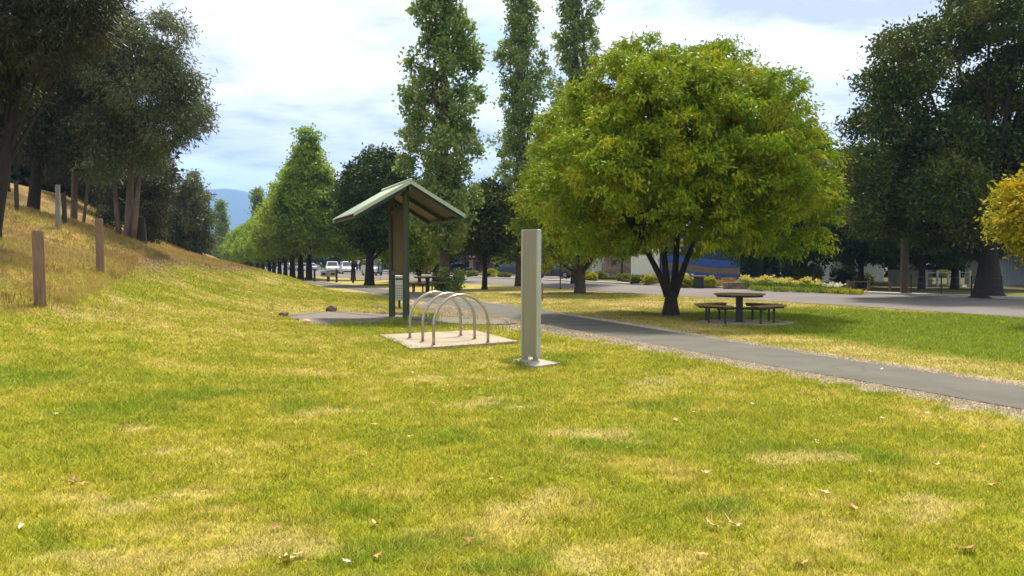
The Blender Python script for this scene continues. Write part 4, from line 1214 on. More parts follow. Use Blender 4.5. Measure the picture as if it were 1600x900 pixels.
# --- dark trees on the right beyond the road
R_items = [(1388, 78, 24), (1372, 130, 32), (1352, 195, 28), (1345, 255, 34), (1402, 180, 46), (1440, 110, 42), (1492, 62, 46), (1545, 30, 48), (1600, 20, 55), (1660, 60, 60), (1605, 120, 66), (1535, 150, 56), (1478, 215, 50), (1420, 265, 55), (1362, 310, 40), (1485, 300, 56), (1560, 250, 66), (1640, 220, 66), (1402, 345, 36), (1525, 345, 46), (1605, 320, 46), (1345, 345, 28), (1455, 362, 36), (1690, 130, 60), (1700, 240, 60), (1500, 12, 30), (1395, 55, 14), (1440, 55, 22)]
lobs, loc = px_lobes(1545, 40, R_items, 3.0, 91, 2)
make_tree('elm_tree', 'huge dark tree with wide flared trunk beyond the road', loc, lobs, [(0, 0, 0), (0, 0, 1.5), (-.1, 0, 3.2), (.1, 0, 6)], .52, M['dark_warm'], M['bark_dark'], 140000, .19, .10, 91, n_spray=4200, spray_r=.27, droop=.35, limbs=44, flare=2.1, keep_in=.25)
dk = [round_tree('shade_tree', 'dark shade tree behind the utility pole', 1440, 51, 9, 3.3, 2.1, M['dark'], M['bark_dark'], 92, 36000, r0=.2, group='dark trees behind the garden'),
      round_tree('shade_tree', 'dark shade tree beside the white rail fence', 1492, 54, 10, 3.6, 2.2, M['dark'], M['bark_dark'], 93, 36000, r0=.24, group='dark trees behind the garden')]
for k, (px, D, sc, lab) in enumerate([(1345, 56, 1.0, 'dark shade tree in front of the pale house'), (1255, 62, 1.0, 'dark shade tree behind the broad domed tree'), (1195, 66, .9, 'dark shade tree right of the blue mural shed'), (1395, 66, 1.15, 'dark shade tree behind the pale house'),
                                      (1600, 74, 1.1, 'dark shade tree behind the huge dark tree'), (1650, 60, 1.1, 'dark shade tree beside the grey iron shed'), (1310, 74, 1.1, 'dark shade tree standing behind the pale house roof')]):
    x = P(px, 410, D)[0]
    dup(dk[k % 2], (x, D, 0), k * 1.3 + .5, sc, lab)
# spiky topped conifer
x = P(1292, 410, 78)[0]
cl = []
rr = np.random.default_rng(5)
for ox, h in ((-2.2, 11.2), (-.9, 11.8), (.5, 11.4), (1.8, 12.2), (-3.2, 10.2), (2.8, 11.6)):
    for z in np.linspace(2, h, 14): cl.append((ox + rr.normal(0, .15), rr.normal(0, .5), z, .85 * (1 - (z / h) ** 2 * .85)))
make_tree('conifer_tree', 'spiky topped evergreen showing between the broad tree and the huge dark tree', (x, 78, 0), cl, [(0, 0, 0), (0, 0, 5), (0, 0, 10)], .3, M['dark'], M['bark_dark'], 30000, .3, .1, 95, n_spray=1500, spray_r=.25, droop=-.6, limbs=10, zsq=1.5)
# --- trees behind the shops
bg = [(620, 150, 1.25), (655, 128, 1.1), (720, 150, 1.3), (700, 118, .95), (775, 118, 1.05), (800, 135, 1.2), (840, 128, 1.15), (880, 118, 1.15), (930, 112, 1.05), (975, 125, 1.3), (1020, 110, 1.2), (1085, 112, 1.3), (1140, 104, 1.25), (590, 160, 1.3), (560, 170, 1.3), (525, 190, 1.3), (1200, 100, 1.2)]
bl = ['far left', 'second', 'third', 'fourth']
where = ['behind the red shop, left of two', 'behind the small tree by the litter bin', 'behind the red shop', 'close behind the red car', 'behind the dark blue four wheel drive', 'behind the shops left of the sign panel', 'behind the shop with the aqua awning', 'behind the dark sedan', 'behind the cream shed', 'behind the rubble stone building', 'behind the white corrugated shed', 'behind the mural wall', 'right of the mural wall', 'beyond the blue road sign', 'beyond the give way sign', 'beyond the parked white cars', 'behind the flower garden']
for k, ((px, D, sc), wl) in enumerate(zip(bg, where)):
    x = P(px, 410, D)[0]
    dup(dk[k % 2], (x, D, 0), k * 2.1, (sc * 1.1, sc * 1.1, sc), 'dark background tree ' + wl, 'trees beyond the shops')


def woodland(name, label, line_, hlo, hhi, n, mat, seed, hill=False):
    r = np.random.default_rng(seed); lb = []
    for k in range(230):
        u = (k + r.random()) / 230; px = line_[0] + (line_[1] - line_[0]) * u; D = line_[2] + (line_[3] - line_[2]) * u + r.uniform(-6, 6)
        x = (px - 800) / FPX * D
        lb.append((x, D, r.uniform(.15 if hill else .3, 1) * r.uniform(hlo, hhi) + (tz(x, D) if hill else 0), r.uniform(1.4, 2.4) if hill else r.uniform(1.6, 2.8)))
    return tag(link(name, crown_mesh(name, lb, n, .6, .4, .5, n // 22, .3, mat, seed, keep_in=.4)), label, 'wood', None, 'stuff')


woodland('woodland', 'dark belt of trees far behind the white house and iron shed', (1120, 1760, 112, 92), 3, 9, 60000, M['dark'], 201)
woodland('woodland', 'dark wooded top of the bank far behind the gum trees', (-260, 235, 66, 74), 2, 8, 60000, M['gum_dark'], 203, True)
woodland('woodland', 'dark belt of trees far behind the shops', (310, 1120, 235, 140), 2.5, 9, 80000, M['dark'], 202)

# ------------------------------------------------------------------ vehicles
def make_car(name, label, kindc, paint, loc, rz, L=4.5, Wd=1.8, H=1.5, style='suv', cat='car', group=None):
    t = thing(name, label, cat, loc, rz, group)
    hw = Wd / 2
    belt = H * .60; sill = .24
    hood = {'suv': .26, 'sedan': .27, 'hatch': .24, 'ute': .24, 'van': .10}[style]
    x0, x1 = -L / 2, L / 2
    prof = [(x0, sill + .1), (x0 + .03, belt - .05), (x0 + .12, belt), (x1 - hood * L, belt), (x1 - .35, belt - .12), (x1 - .05, belt - .25), (x1, sill + .12), (x1 - .1, sill), (x0 + .1, sill)]
    mb = MB(); n = len(prof)
    vs = [(x, -hw, z) for x, z in prof] + [(x, hw, z) for x, z in prof]
    mb.add(vs, [tuple(range(n)), tuple(reversed(range(n, 2 * n)))] + [(i, (i + 1) % n, n + (i + 1) % n, n + i) for i in range(n)])
    mb.build('body', paint, t, bevel=.06, smooth=False)
    rear = {'suv': (.03, .16), 'sedan': (.20, .32), 'hatch': (.05, .20), 'ute': (.40, .44), 'van': (.02, .06)}[style]
    cb0, cb1 = x0 + rear[0] * L, x1 - hood * L + .12
    ct0, ct1 = x0 + rear[1] * L, x1 - (hood + (.13 if style != 'van' else .06)) * L
    tw = hw * .80; bw = hw * .97
    V = [(cb0, -bw, belt), (cb1, -bw, belt), (cb1, bw, belt), (cb0, bw, belt), (ct0, -tw, H), (ct1, -tw, H), (ct1, tw, H), (ct0, tw, H)]
    mb = MB(); mb.add(V, [(0, 3, 2, 1), (4, 5, 6, 7), (0, 1, 5, 4), (1, 2, 6, 5), (2, 3, 7, 6), (3, 0, 4, 7)]); mb.build('cabin', paint, t, bevel=.04)
    V = [Vector(p) for p in V]
    def pane(nm, a, b, c, d, u0, u1, v0, v1):
        def at(u, v): return (V[a].lerp(V[b], u)).lerp(V[d].lerp(V[c], u), v)
        nrm = (V[b] - V[a]).cross(V[d] - V[a]).normalized() * .012
        q = [at(u0, v0), at(u1, v0), at(u1, v1), at(u0, v1)]
        m_ = MB(); m_.add([p + nrm for p in q] + [p - nrm for p in q], [(0, 1, 2, 3), (7, 6, 5, 4), (0, 4, 5, 1), (1, 5, 6, 2), (2, 6, 7, 3), (3, 7, 4, 0)]); m_.build(nm, M['glass'], t)
    pane('windscreen', 1, 2, 6, 5, .06, .94, .08, .9)
    pane('rear_window', 3, 0, 4, 7, .1, .9, .15, .88)
    for a, b, c, d in ((0, 1, 5, 4), (2, 3, 7, 6)):
        pane('side_window', a, b, c, d, .06, .34, .12, .88); pane('side_window', a, b, c, d, .37, .64, .12, .88); pane('side_window', a, b, c, d, .67, .93, .12, .88)
    for wx in (x0 + .19 * L, x1 - .19 * L):
        for sy in (-1, 1):
            m_ = MB(); m_.tube([(wx, sy * (hw - .2), .33), (wx, sy * (hw - .17), .33), (wx, sy * (hw + .005), .33), (wx, sy * (hw + .02), .33)], [.3, .33, .33, .3], 20)
            wh = m_.build('wheel', M['tyre'], t)
            m_ = MB(); m_.tube([(wx, sy * (hw + .015), .33), (wx, sy * (hw + .03), .33)], .2, 14); m_.build('rim', M['rim'], wh)
    for sy in (-1, 1):
        m_ = MB(); m_.box(x1 - .12, x1 - .0, sy * hw * .55 - .18, sy * hw * .55 + .18, belt - .36, belt - .22); m_.build('headlight', M['lamp'], t, bevel=.02)
        m_ = MB(); m_.box(x0 - .01, x0 + .06, sy * hw * .78 - .1, sy * hw * .78 + .1, belt - .3, belt - .08); m_.build('taillight', M['taillamp'], t, bevel=.01)
    for xe in (x0 - .02, x1 - .1):
        m_ = MB(); m_.box(xe, xe + .12, -hw * .93, hw * .93, sill + .02, sill + .2); m_.build('bumper', M['tyre'], t, bevel=.02)
    return t


road_az = math.atan2(.9, -.42)
cars = [('white hatchback driving on the road left of the white station wagon', 519, 427, 'suv', 'white', road_az + PI - .2, 4.3),
        ('white station wagon on the road near the give way sign', 542.5, 428.3, 'suv', 'white', road_az + PI - .12, 4.5),
        ('white delivery van partly behind the large dark tree trunk', 581, 430.6, 'van', 'white', road_az + PI - .1, 4.8),
        ('white car parked far along the avenue between plane trunks', 478, 424, 'hatch', 'white', road_az + .6, 4.4),
        ('small white car farthest along the avenue', 449, 421.5, 'sedan', 'white', road_az + .8, 4.5),
        ('yellow car glimpsed between avenue trunks', 462, 422, 'hatch', 'yellow', road_az + .9, 4.2),
        ('shiny red hatchback parked before the shops', 681, 428.6, 'hatch', 'red', math.radians(20), 4.0),
        ('black sedan parked right of the tallest poplar trunk', 712, 428.3, 'sedan', 'black', math.radians(200), 4.4),
        ('dark blue four wheel drive parked left of the sign panel', 797, 431.0, 'suv', 'navy', math.radians(175), 4.7),
        ('dark grey sedan parked right of the sign panel', 864, 434.8, 'sedan', 'slate', math.radians(165), 4.6),
        ('white wagon parked behind the dark grey sedan', 880, 431.5, 'suv', 'white', math.radians(170), 4.5)]
for lab, px, py, st, pc, rz_, L_ in cars:
    g = G(px, py)
    make_car('parked_car', lab, st, M['car_' + pc], (g[0], g[1], .02), rz_, L_, 1.82, 1.95 if st == 'van' else (1.72 if st == 'suv' else 1.46), st, 'van' if st == 'van' else 'car', 'cars on and beside the road')


# ------------------------------------------------------------------ signs and poles
def text(body, size, mat, parent, loc, rot, name='lettering', depth=.006):
    cu = bpy.data.curves.new(name, 'FONT'); cu.body = body; cu.size = size; cu.extrude = depth; cu.align_x = 'CENTER'; cu.align_y = 'CENTER'
    cu.offset = size * .02; cu.materials.append(mat)
    tmp = bpy.data.objects.new(name, cu); C.objects.link(tmp)
    me = bpy.data.meshes.new_from_object(tmp.evaluated_get(bpy.context.evaluated_depsgraph_get()))
    bpy.data.objects.remove(tmp)
    return link(name, me, parent, loc, rot)


p = P(560, 427, 118)
gs = thing('give_way_sign', 'white triangular give way sign on a short pale post beyond the road', 'sign', (p[0], 118, 0))
mb = MB(); mb.tube([(0, 0, 0), (0, 0, .75)], .12, 8); mb.tube([(0, 0, .75), (0, 0, 1.6)], .035, 8); mb.build('post', M['sign_white'], gs)
mb = MB(); mb.add([(-.42, -.05, 1.95), (.42, -.05, 1.95), (0, -.05, 1.2), (-.42, -.035, 1.95), (.42, -.035, 1.95), (0, -.035, 1.2)], [(0, 2, 1), (3, 4, 5), (0, 1, 4, 3), (1, 2, 5, 4), (2, 0, 3, 5)]); mb.build('border', M['sign_red'], gs)
mb = MB(); mb.add([(-.34, -.056, 1.905), (.34, -.056, 1.905), (0, -.056, 1.29), (-.34, -.051, 1.905), (.34, -.051, 1.905), (0, -.051, 1.29)], [(0, 2, 1), (3, 4, 5), (0, 1, 4, 3), (1, 2, 5, 4), (2, 0, 3, 5)]); mb.build('face', M['sign_white'], gs)
p = P(594, 436, 82)
bs = thing('road_sign', 'blue road sign with white symbol on a thin pole beside the road', 'sign', (p[0], 82, 0))
mb = MB(); mb.tube([(0, 0, 0), (0, 0, 1.55)], .025, 8); mb.build('pole', M['galv'], bs)
mb = MB(); mb.box(-.25, .25, -.045, -.03, .72, 1.5); mb.build('face', M['sign_blue'], bs, bevel=.004)
mb = MB(); mb.tube([(0, -.047, 1.33), (0, -.053, 1.33)], .07, 14); mb.add([(-.11, -.05, 1.22), (.11, -.05, 1.22), (.05, -.05, .95), (-.05, -.05, .95), (-.11, -.0465, 1.22), (.11, -.0465, 1.22), (.05, -.0465, .95), (-.05, -.0465, .95)], [(0, 1, 2, 3), (7, 6, 5, 4), (0, 4, 5, 1), (1, 5, 6, 2), (2, 6, 7, 3), (3, 7, 4, 0)]); mb.box(-.15, .15, -.05, -.0465, .8, .86); mb.build('symbol', M['sign_white'], bs)
p = P(588, 432, 92)
ss = thing('road_sign', 'square pale sign on a pole just above the blue road sign', 'sign', (p[0], 92, 0))
mb = MB(); mb.tube([(0, 0, 0), (0, 0, 2.0)], .03, 8); mb.build('pole', M['galv'], ss)
mb = MB(); mb.box(-.22, .22, -.05, -.032, 1.42, 1.92); mb.build('face', M['concrete_white'], ss, bevel=.01)
# thin dark sign pole by the near verge
p = G(875.5, 452)
tp = thing('street_pole', 'thin dark pole with small pale sign on the verge left of the straight trunk', 'pole', (p[0], p[1], 0))
mb = MB(); mb.tube([(0, 0, 0), (0, 0, 1.95)], .035, 8); mb.build('pole', M['dark_steel'], tp)
mb = MB(); mb.box(-.2, .2, -.05, -.036, 1.62, 1.9); mb.build('face', M['concrete_white'], tp)
# little pole beside the sign panel
p = G(847.5, 470.5); wood_post('thin short brown post in the grass right behind the sign panel', (p[0], p[1], 0), .75, .035, M['post_wood'], name='timber_post')

# utility poles
def utility(label, px, D, h, r, arm=True):
    x = P(px, 410, D)[0]; z = tz(x, D)
    u = thing('utility_pole', label, 'utility pole', (x, D, z), .3)
    mb = MB(); mb.tube([(0, 0, -.3), (0, 0, h * .5), (0, 0, h)], [r * 1.15, r, r * .8], 12); mb.build('pole', M['pole_wood'], u, smooth=True)
    if arm:
        mb = MB(); mb.box(-1.1, 1.1, -.16, -.06, h - .55, h - .42); mb.build('crossarm', M['pole_wood'], u)
        for xx in (-.95, -.5, .5, .95):
            mb = MB(); mb.tube([(xx, -.11, h - .42), (xx, -.11, h - .34), (xx, -.11, h - .26)], [.03, .05, .02], 8); mb.build('insulator', M['white'], u)
    return u


utility('bare timber utility pole beyond the road before the dark trees', 1413.5, 43.5, 9, .17)
utility('far utility pole with crossarm left of the avenue, before the blue range', 327, 120, 9.2, .16)

# low bollards and the pale barrier beyond the path
for px, py, h, lab in [(491.5, 440.2, .98, 'dark timber bollard left of the pale barrier'), (526, 441.2, 1.05, 'dark timber bollard right of the pale barrier'), (552, 442, .8, 'short dark bollard near the large dark tree trunk'), (577.0, 437.0, .8, 'short dark bollard behind the large dark trunk')][:3]:
    g = G(px, py); o = wood_post(lab, (g[0], g[1], tz(*g)), h, .085, M['post_dark'], 0, 'bollard'); o['category'] = 'bollard'; o['group'] = 'bollards beyond the path'
g = G(513, 440)
br = thing('barrier_board', 'pale board with two dark panels on a low post beyond the path', 'barrier', (g[0], g[1], 0))
mb = MB(); mb.box(-.62, .62, -.03, .03, .42, .86); mb.build('board', M['concrete_white'], br, bevel=.01)
for sx in (-1, 1):
    mb = MB(); mb.box(sx * .38 - .17, sx * .38 + .17, -.042, -.032, .55, .72); mb.build('dark_panel', M['black'], br)
mb = MB(); mb.box(-.11, .11, -.1, .1, 0, .42); mb.build('post', M['post_dark'], br)


# ------------------------------------------------------------------ buildings
def corr_wall(mb, x0, x1, z0, z1, y, pitch=.16, amp=.012, mi=0, sgn=-1):
    n = max(4, int((x1 - x0) / pitch * 4)); vs = []; fs = []
    for i in range(n + 1):
        x = x0 + (x1 - x0) * i / n; yy = y + sgn * amp * (1 + math.sin(2 * PI * (x - x0) / pitch)); vs += [(x, yy, z0), (x, yy, z1)]
    for i in range(n): fs.append((2 * i, 2 * i + 2, 2 * i + 3, 2 * i + 1))
    mb.add(vs, fs, mi)


def gable(mb, x0, x1, y0, y1, zw, zr, over=.3, th=.12, mi=0):
    ym = (y0 + y1) / 2
    for a, b in ((y0 - over, ym), (y1 + over, ym)):
        za = zw - (zr - zw) * over / ((y1 - y0) / 2)
        vs = [(x0 - over, a, za), (x1 + over, a, za), (x1 + over, b, zr), (x0 - over, b, zr)]
        vs += [(p[0], p[1], p[2] + th) for p in vs]
        mb.add(vs, [(0, 3, 2, 1), (4, 5, 6, 7), (0, 1, 5, 4), (1, 2, 6, 5), (2, 3, 7, 6), (3, 0, 4, 7)], mi)


# white corrugated shed with a mural
cl_ = P(1031, 437, 78); cr = P(1156, 437, 84); cw = P(986.5, 437, 82)
msh = thing('mural_shed', 'white corrugated iron shed with a blue striped mural wall behind the hedges', 'shed', (cl_[0], 78, 0), math.atan2(84 - 78, cr[0] - cl_[0]))
Lw = math.hypot(cr[0] - cl_[0], 6)
inv = Matrix.Rotation(-msh.rotation_euler.z, 4, 'Z')
wv = inv @ Vector((cw[0] - cl_[0], 82 - 78, 0))
mb = MB(); corr_wall(mb, 0, Lw, 0, 4.6, -.012, mi=0); mb.box(0, Lw, .02, .12, 0, 4.6); mb.build('front_wall', M['shed_shaded'], msh)
sw = MB(); Ls = wv.length; corr_wall(sw, 0, Ls, 0, 4.6, 0, .32, .05); side_o = sw.build('side_wall', M['corr'], msh); side_o.rotation_euler = (0, 0, math.atan2(wv.y, wv.x) + PI); side_o.location = (wv.x, wv.y, 0)
for v in side_o.data.vertices: pass
mb = MB(); mb.add([(-.3, -.3, 4.62), (Lw + .3, -.3, 4.62), (Lw + wv.x, wv.y + .3, 5.6), (wv.x - .3, wv.y + .3, 5.6), (-.3, -.3, 4.74), (Lw + .3, -.3, 4.74), (Lw + wv.x, wv.y + .3, 5.72), (wv.x - .3, wv.y + .3, 5.72)],
                 [(0, 3, 2, 1), (4, 5, 6, 7), (0, 1, 5, 4), (1, 2, 6, 5), (2, 3, 7, 6), (3, 0, 4, 7)]); mb.build('roof', M['corr_grey'], msh)
mu = MB()                                                       # painted bands, sagging towards the right like the picture on the wall
def band(zl0, zl1, zr0, zr1, mi, y):
    n = 24
    vs = []; fs = []
    for i in range(n + 1):
        u = i / n; x = .12 + (Lw - .2) * u; wv_ = .07 * math.sin(u * 7)
        a_, b_ = zl0 + (zr0 - zl0) * u + wv_, zl1 + (zr1 - zl1) * u + wv_
        vs += [(x, y, a_), (x, y, b_), (x, y + .02, a_), (x, y + .02, b_)]
    for i in range(n):
        q = 4 * i; fs += [(q, q + 4, q + 5, q + 1), (q + 1, q + 5, q + 7, q + 3), (q + 2, q, q + 4, q + 6)]
    mu.add(vs, fs, mi)
band(1.55, 2.35, 1.0, 1.7, 0, -.075); band(.95, 1.55, .45, 1.0, 1, -.070); band(.35, .95, .15, .45, 0, -.074)
mural = mu.build('mural', [M['mural_blue'], M['mural_olive']], msh)
mb = MB(); mb.box(.5, 3.6, -.13, -.08, 2.42, 2.95); sgn = mb.build('sign_board', M['black'], msh)
for bdy, x in (('BAR', 1.12), ('MI', 2.25), ('U', 3.3)): text(bdy, .34, M['sign_white'], sgn, (x, -.135, 2.68), (PI / 2, 0, 0))
mb = MB(); mb.tube([(2.6, -.08, 3.45), (2.6, -.1, 3.45)], .3, 14); mb.box(2.35, 2.85, -.1, -.082, 3.02, 3.2); mb.build('emblem', M['shopyellow'], msh)

# rubble stone building
a, b = P(946, 434, 92), P(986, 434, 92)
sb = thing('stone_building', 'rubble stone building with small dark windows left of the white shed', 'building', (a[0], 92, 0))
w = b[0] - a[0]
mb = MB(); mb.box(0, w + 1.5, 0, 5, 0, 3.6); mb.build('wall', M['stone'], sb)
for z in (1.35, 2.2):
    mb = MB(); mb.box(.55, 1.05, -.05, .02, z, z + .5); mb.build('window', M['glass'], sb)
mb = MB(); mb.box(1.6, 1.8, -.08, -.01, 0, 3.5); mb.build('downpipe', M['dark_frame'], sb)
mb = MB(); gable(mb, 0, w + 1.5, 0, 5, 3.6, 4.8); mb.build('roof', M['blue_roof'], sb)
# cream shed
a, b = P(882, 434, 96), P(948, 434, 96)
cs = thing('cream_shed', 'low cream shed with brown roof behind the straight tree trunk', 'shed', (a[0], 96, 0), 0)
w = b[0] - a[0]
mb = MB(); mb.box(0, w, 0, 6, 0, 2.5); mb.build('wall', M['cream'], cs)
mb = MB(); mb.box(w - 1.6, w - .5, -.05, -.002, 0, 2.3); mb.build('roller_door', M['white'], cs)
mb = MB(); corr_wall(mb, .3, w - 2, .05, 2.2, -.02, .3); mb.build('wall_panel', M['corr'], cs)
mb = MB(); gable(mb, 0, w, 0, 6, 2.5, 3.7); mb.build('roof', M['brown_roof'], cs)
# verandah shop
a, b = P(818, 430, 112), P(878, 430, 112)
vs_ = thing('verandah_shop', 'old shop with pale aqua verandah roof on white posts behind the dark grey sedan', 'shop', (a[0], 112, 0), 0)
w = b[0] - a[0]
mb = MB(); mb.box(0, w, 2.6, 9, 0, 4.2); mb.build('wall', M['cream'], vs_)
for x0_ in (.5, 2.2, 3.6):
    mb = MB(); mb.box(x0_, x0_ + 1, 2.54, 2.6, .5, 2.1); mb.build('window', M['glass'], vs_)
mb = MB(); mb.add([(-.2, 0, 2.45), (w + .2, 0, 2.45), (w + .2, 2.6, 3.3), (-.2, 2.6, 3.3), (-.2, 0, 2.6), (w + .2, 0, 2.6), (w + .2, 2.6, 3.4), (-.2, 2.6, 3.4)], [(0, 3, 2, 1), (4, 5, 6, 7), (0, 1, 5, 4), (1, 2, 6, 5), (2, 3, 7, 6), (3, 0, 4, 7)]); mb.build('awning', M['aqua'], vs_)
for x in np.linspace(.1, w - .1, 5):
    mb = MB(); mb.box(x - .07, x + .07, .05, .19, 0, 2.45); mb.build('post', M['white'], vs_)
mb = MB(); gable(mb, 0, w, 2.6, 9, 4.2, 5.4); mb.build('roof', M['terra'], vs_)
# red and yellow shops
a, b = P(708, 428, 132), P(772, 428, 132)
rs_ = thing('orange_shop', 'orange red shop front with yellow pillars and white awning behind the black sedan', 'shop', (a[0], 132, 0), 0)
w = b[0] - a[0]
mb = MB(); mb.box(0, w, 0, 7, 0, 4.0); mb.build('wall', M['orange'], rs_)
for x0_ in (.3, .9):
    mb = MB(); mb.box(x0_, x0_ + .3, -.25, -.002, 0, 3.4); mb.build('pillar', M['shopyellow'], rs_)
for x0_ in (1.7, 3.4, 4.6):
    mb = MB(); mb.box(x0_, x0_ + .7, -.06, -.002, .3, 1.7); mb.build('window', M['glass'], rs_)
mb = MB(); mb.box(2.4, 3.0, -.07, -.002, 0, 2.0); mb.build('door', M['white'], rs_)
mb = MB(); mb.box(1.4, w, -1.6, -.002, 2.35, 2.5); mb.build('awning', M['white'], rs_)
mb = MB(); gable(mb, 0, w, 0, 7, 4.0, 5.2); mb.build('roof', M['terra'], rs_)
a, b = P(640, 428, 150), P(700, 428, 150)
gsh = thing('grey_shop', 'shaded grey shop with white verandah posts behind the red hatchback', 'shop', (a[0], 150, 0), 0)
w = b[0] - a[0]
mb = MB(); mb.box(0, w, 2, 8, 0, 3.6); mb.build('wall', M['fence_grey'], gsh)
mb = MB(); mb.box(-.2, w + .2, 0, 2, 2.5, 2.65); mb.build('awning', M['corr_grey'], gsh)
for x in np.linspace(.2, w - .2, 5):
    mb = MB(); mb.box(x - .09, x + .09, .1, .28, 0, 2.5); mb.build('post', M['white'], gsh)
mb = MB(); gable(mb, 0, w, 2, 8, 3.6, 4.8); mb.build('roof', M['corr_grey'], gsh)
# white house behind the garden
a, b = P(1302, 436, 72), P(1386, 436, 72)
hs = thing('white_house', 'pale weatherboard house half hidden behind the flower garden', 'house', (a[0], 72, 0), .12)
w = b[0] - a[0]
mb = MB(); mb.box(0, w, 0, 6, 0, 2.9); mb.build('wall', M['housewhite'], hs)
mb = MB(); mb.box(.8, 1.8, -.06, -.002, 1, 2.1); wd = mb.build('window', M['glass'], hs)
mb = MB(); mb.box(.7, 1.9, -.1, -.062, .9, 1.0); mb.build('sill', M['white'], wd)
mb = MB(); gable(mb, 0, w, 0, 6, 2.9, 4.4); mb.build('roof', M['corr_grey'], hs)
# grey corrugated shed, far right
a, b = P(1557, 440, 62), P(1640, 440, 62)
fs_ = thing('iron_shed', 'grey corrugated iron shed with rusty roof edge right of the huge dark tree', 'shed', (a[0], 62, 0), .05)
w = b[0] - a[0]
mb = MB(); corr_wall(mb, 0, w, 0, 2.45, 0, .2, .03); mb.box(0.01, w, .02, 4, 0, 2.44); mb.build('wall', M['corr_grey'], fs_)
mb = MB(); mb.add([(-.2, -.15, 2.46), (w, -.15, 3.3), (w, 4.1, 3.3), (-.2, 4.1, 2.46), (-.2, -.15, 2.56), (w, -.15, 3.4), (w, 4.1, 3.4), (-.2, 4.1, 2.56)], [(0, 3, 2, 1), (4, 5, 6, 7), (0, 1, 5, 4), (1, 2, 6, 5), (2, 3, 7, 6), (3, 0, 4, 7)]); mb.build('roof', M['corr'], fs_)
mb = MB(); mb.add([(1.8, -.07, 2.0), (w, -.07, 2.0), (w, -.07, 3.28), (1.8, -.07, 2.66), (1.8, .01, 2.0), (w, .01, 2.0), (w, .01, 3.28), (1.8, .01, 2.66)], [(0, 1, 2, 3), (7, 6, 5, 4), (0, 4, 5, 1), (1, 5, 6, 2), (2, 6, 7, 3), (3, 7, 4, 0)]); mb.build('rusty_sheet', M['rust'], fs_)


# ------------------------------------------------------------------ fences
def rail_fence(name, label, pts, h, rails, mat, pw=.09, cat='fence', rh=.1):
    f_ = thing(name, label, cat, (*pts[0], 0))
    o = Vector((*pts[0], 0))
    P_ = [Vector((*p, 0)) - o for p in pts]
    for p in P_:
        mb = MB(); mb.box(p.x - pw / 2, p.x + pw / 2, p.y - pw / 2, p.y + pw / 2, -.1, h); mb.build('post', mat, f_)
    for zr in rails:
        for a, b in zip(P_[:-1], P_[1:]):
            mb = MB(); dlt = Vector((0, -pw / 2 - .02, 0)); mb.bar(a + Vector((0, 0, zr)) + dlt, b + Vector((0, 0, zr)) + dlt, rh, .03); mb.build('rail', mat, f_)
    return f_


def line(p0, p1, D0, D1, n):
    return [(P(p0 + (p1 - p0) * k / (n - 1), 410, D0 + (D1 - D0) * k / (n - 1))[0], D0 + (D1 - D0) * k / (n - 1)) for k in range(n)]


rail_fence('rail_fence', 'worn white two rail fence behind the dark trunks', line(1448, 1516, 58, 62, 5), 1.05, (.55, .92), M['fence_white'], .12)
rail_fence('rail_fence', 'low timber rail fence at the right end of the flower garden', line(1325, 1391, 48.5, 48, 3), .62, (.55,), M['post_wood'], .12)
wf = rail_fence('wire_fence', 'wire fence on thin dark stakes beyond the road', line(1424, 1660, 43.0, 36.5, 6), 1.0, (), M['dark_steel'], .05)
mb = MB(); pp = line(1424, 1660, 43.0, 36.5, 6)
for zr in (.3, .6, .9):
    mb.tube([(p[0] - pp[0][0], p[1] - pp[0][1], zr) for p in pp], .004, 4)
mb.build('wire', M['galv'], wf)
pf_ = thing('paling_fence', 'grey timber paling fence under the dark trees', 'fence', (P(1388, 410, 60)[0], 60, 0), 0)
w = P(1460, 410, 60)[0] - P(1388, 410, 60)[0]
mb = MB()
for i in range(int(w / .12)): mb.box(i * .12, i * .12 + .1, -.01, .012, 0, 1.1 + .03 * math.sin(i * 7))
mb.build('palings', M['fence_grey'], pf_)
mb = MB(); mb.box(0, w, .013, .06, .3, .4); mb.box(0, w, .013, .06, .85, .95); mb.build('rail', M['fence_grey'], pf_)
# black rails by the parking apron
rail_fence('pipe_railing', 'row of dark posts with a thin rail right of the dark grey sedan', line(878, 900, 84, 82, 4), 1.0, (.9,), M['dark_steel'], .09, rh=.04)

# ------------------------------------------------------------------ hedges and garden
def mound(name, label, px, py, wpx, hpx, mat, seed, n=4500, L=.12, W=.08, cat='shrub', group='clipped golden shrubs'):
    g = G(px, py); s = FPX / g[1]; rx, h = wpx / s / 2, hpx / s
    r = np.random.default_rng(seed); lb = []
    for i in range(14):
        a = i * 2.4; q = r.random() ** .5
        lb.append((math.cos(a) * rx * .7 * q, math.sin(a) * rx * .6 * q, h * (.35 + .32 * r.random()), h * .36))
    return bush(name, label, (g[0], g[1] + rx * .6, 0), lb, mat, n, L, W, seed, cat, group, spray=.08)


mound('hedge_ball', 'rounded golden shrub right of the straight trunk', 921, 440.5, 24, 15, M['hedge'], 1)
mound('hedge_ball', 'golden shrub in front of the white corrugated wall', 1020, 446, 26, 15, M['hedge'], 2)
mound('hedge_ball', 'golden shrub left of the roadside bin', 1075, 450.5, 26, 16, M['hedge'], 3)
mound('hedge_ball', 'golden shrub right of the roadside bin', 1106, 450.5, 20, 16, M['hedge'], 4)
mound('garden_shrub', 'green shrub left of the forked trunk by the shed', 1000, 445, 30, 14, M['shrub'], 5, group='garden shrubs')
mound('garden_shrub', 'olive green shrub above the yellow flowers', 1268, 446, 44, 34, M['shrub'], 6, 6000, group='garden shrubs')
mound('garden_shrub', 'dark green shrub before the pale house', 1322, 446, 30, 30, M['dark'], 7, 5000, group='garden shrubs')
mound('garden_shrub', 'clipped green shrub right of the dark shrub', 1352, 447, 26, 18, M['shrub'], 8, group='garden shrubs')
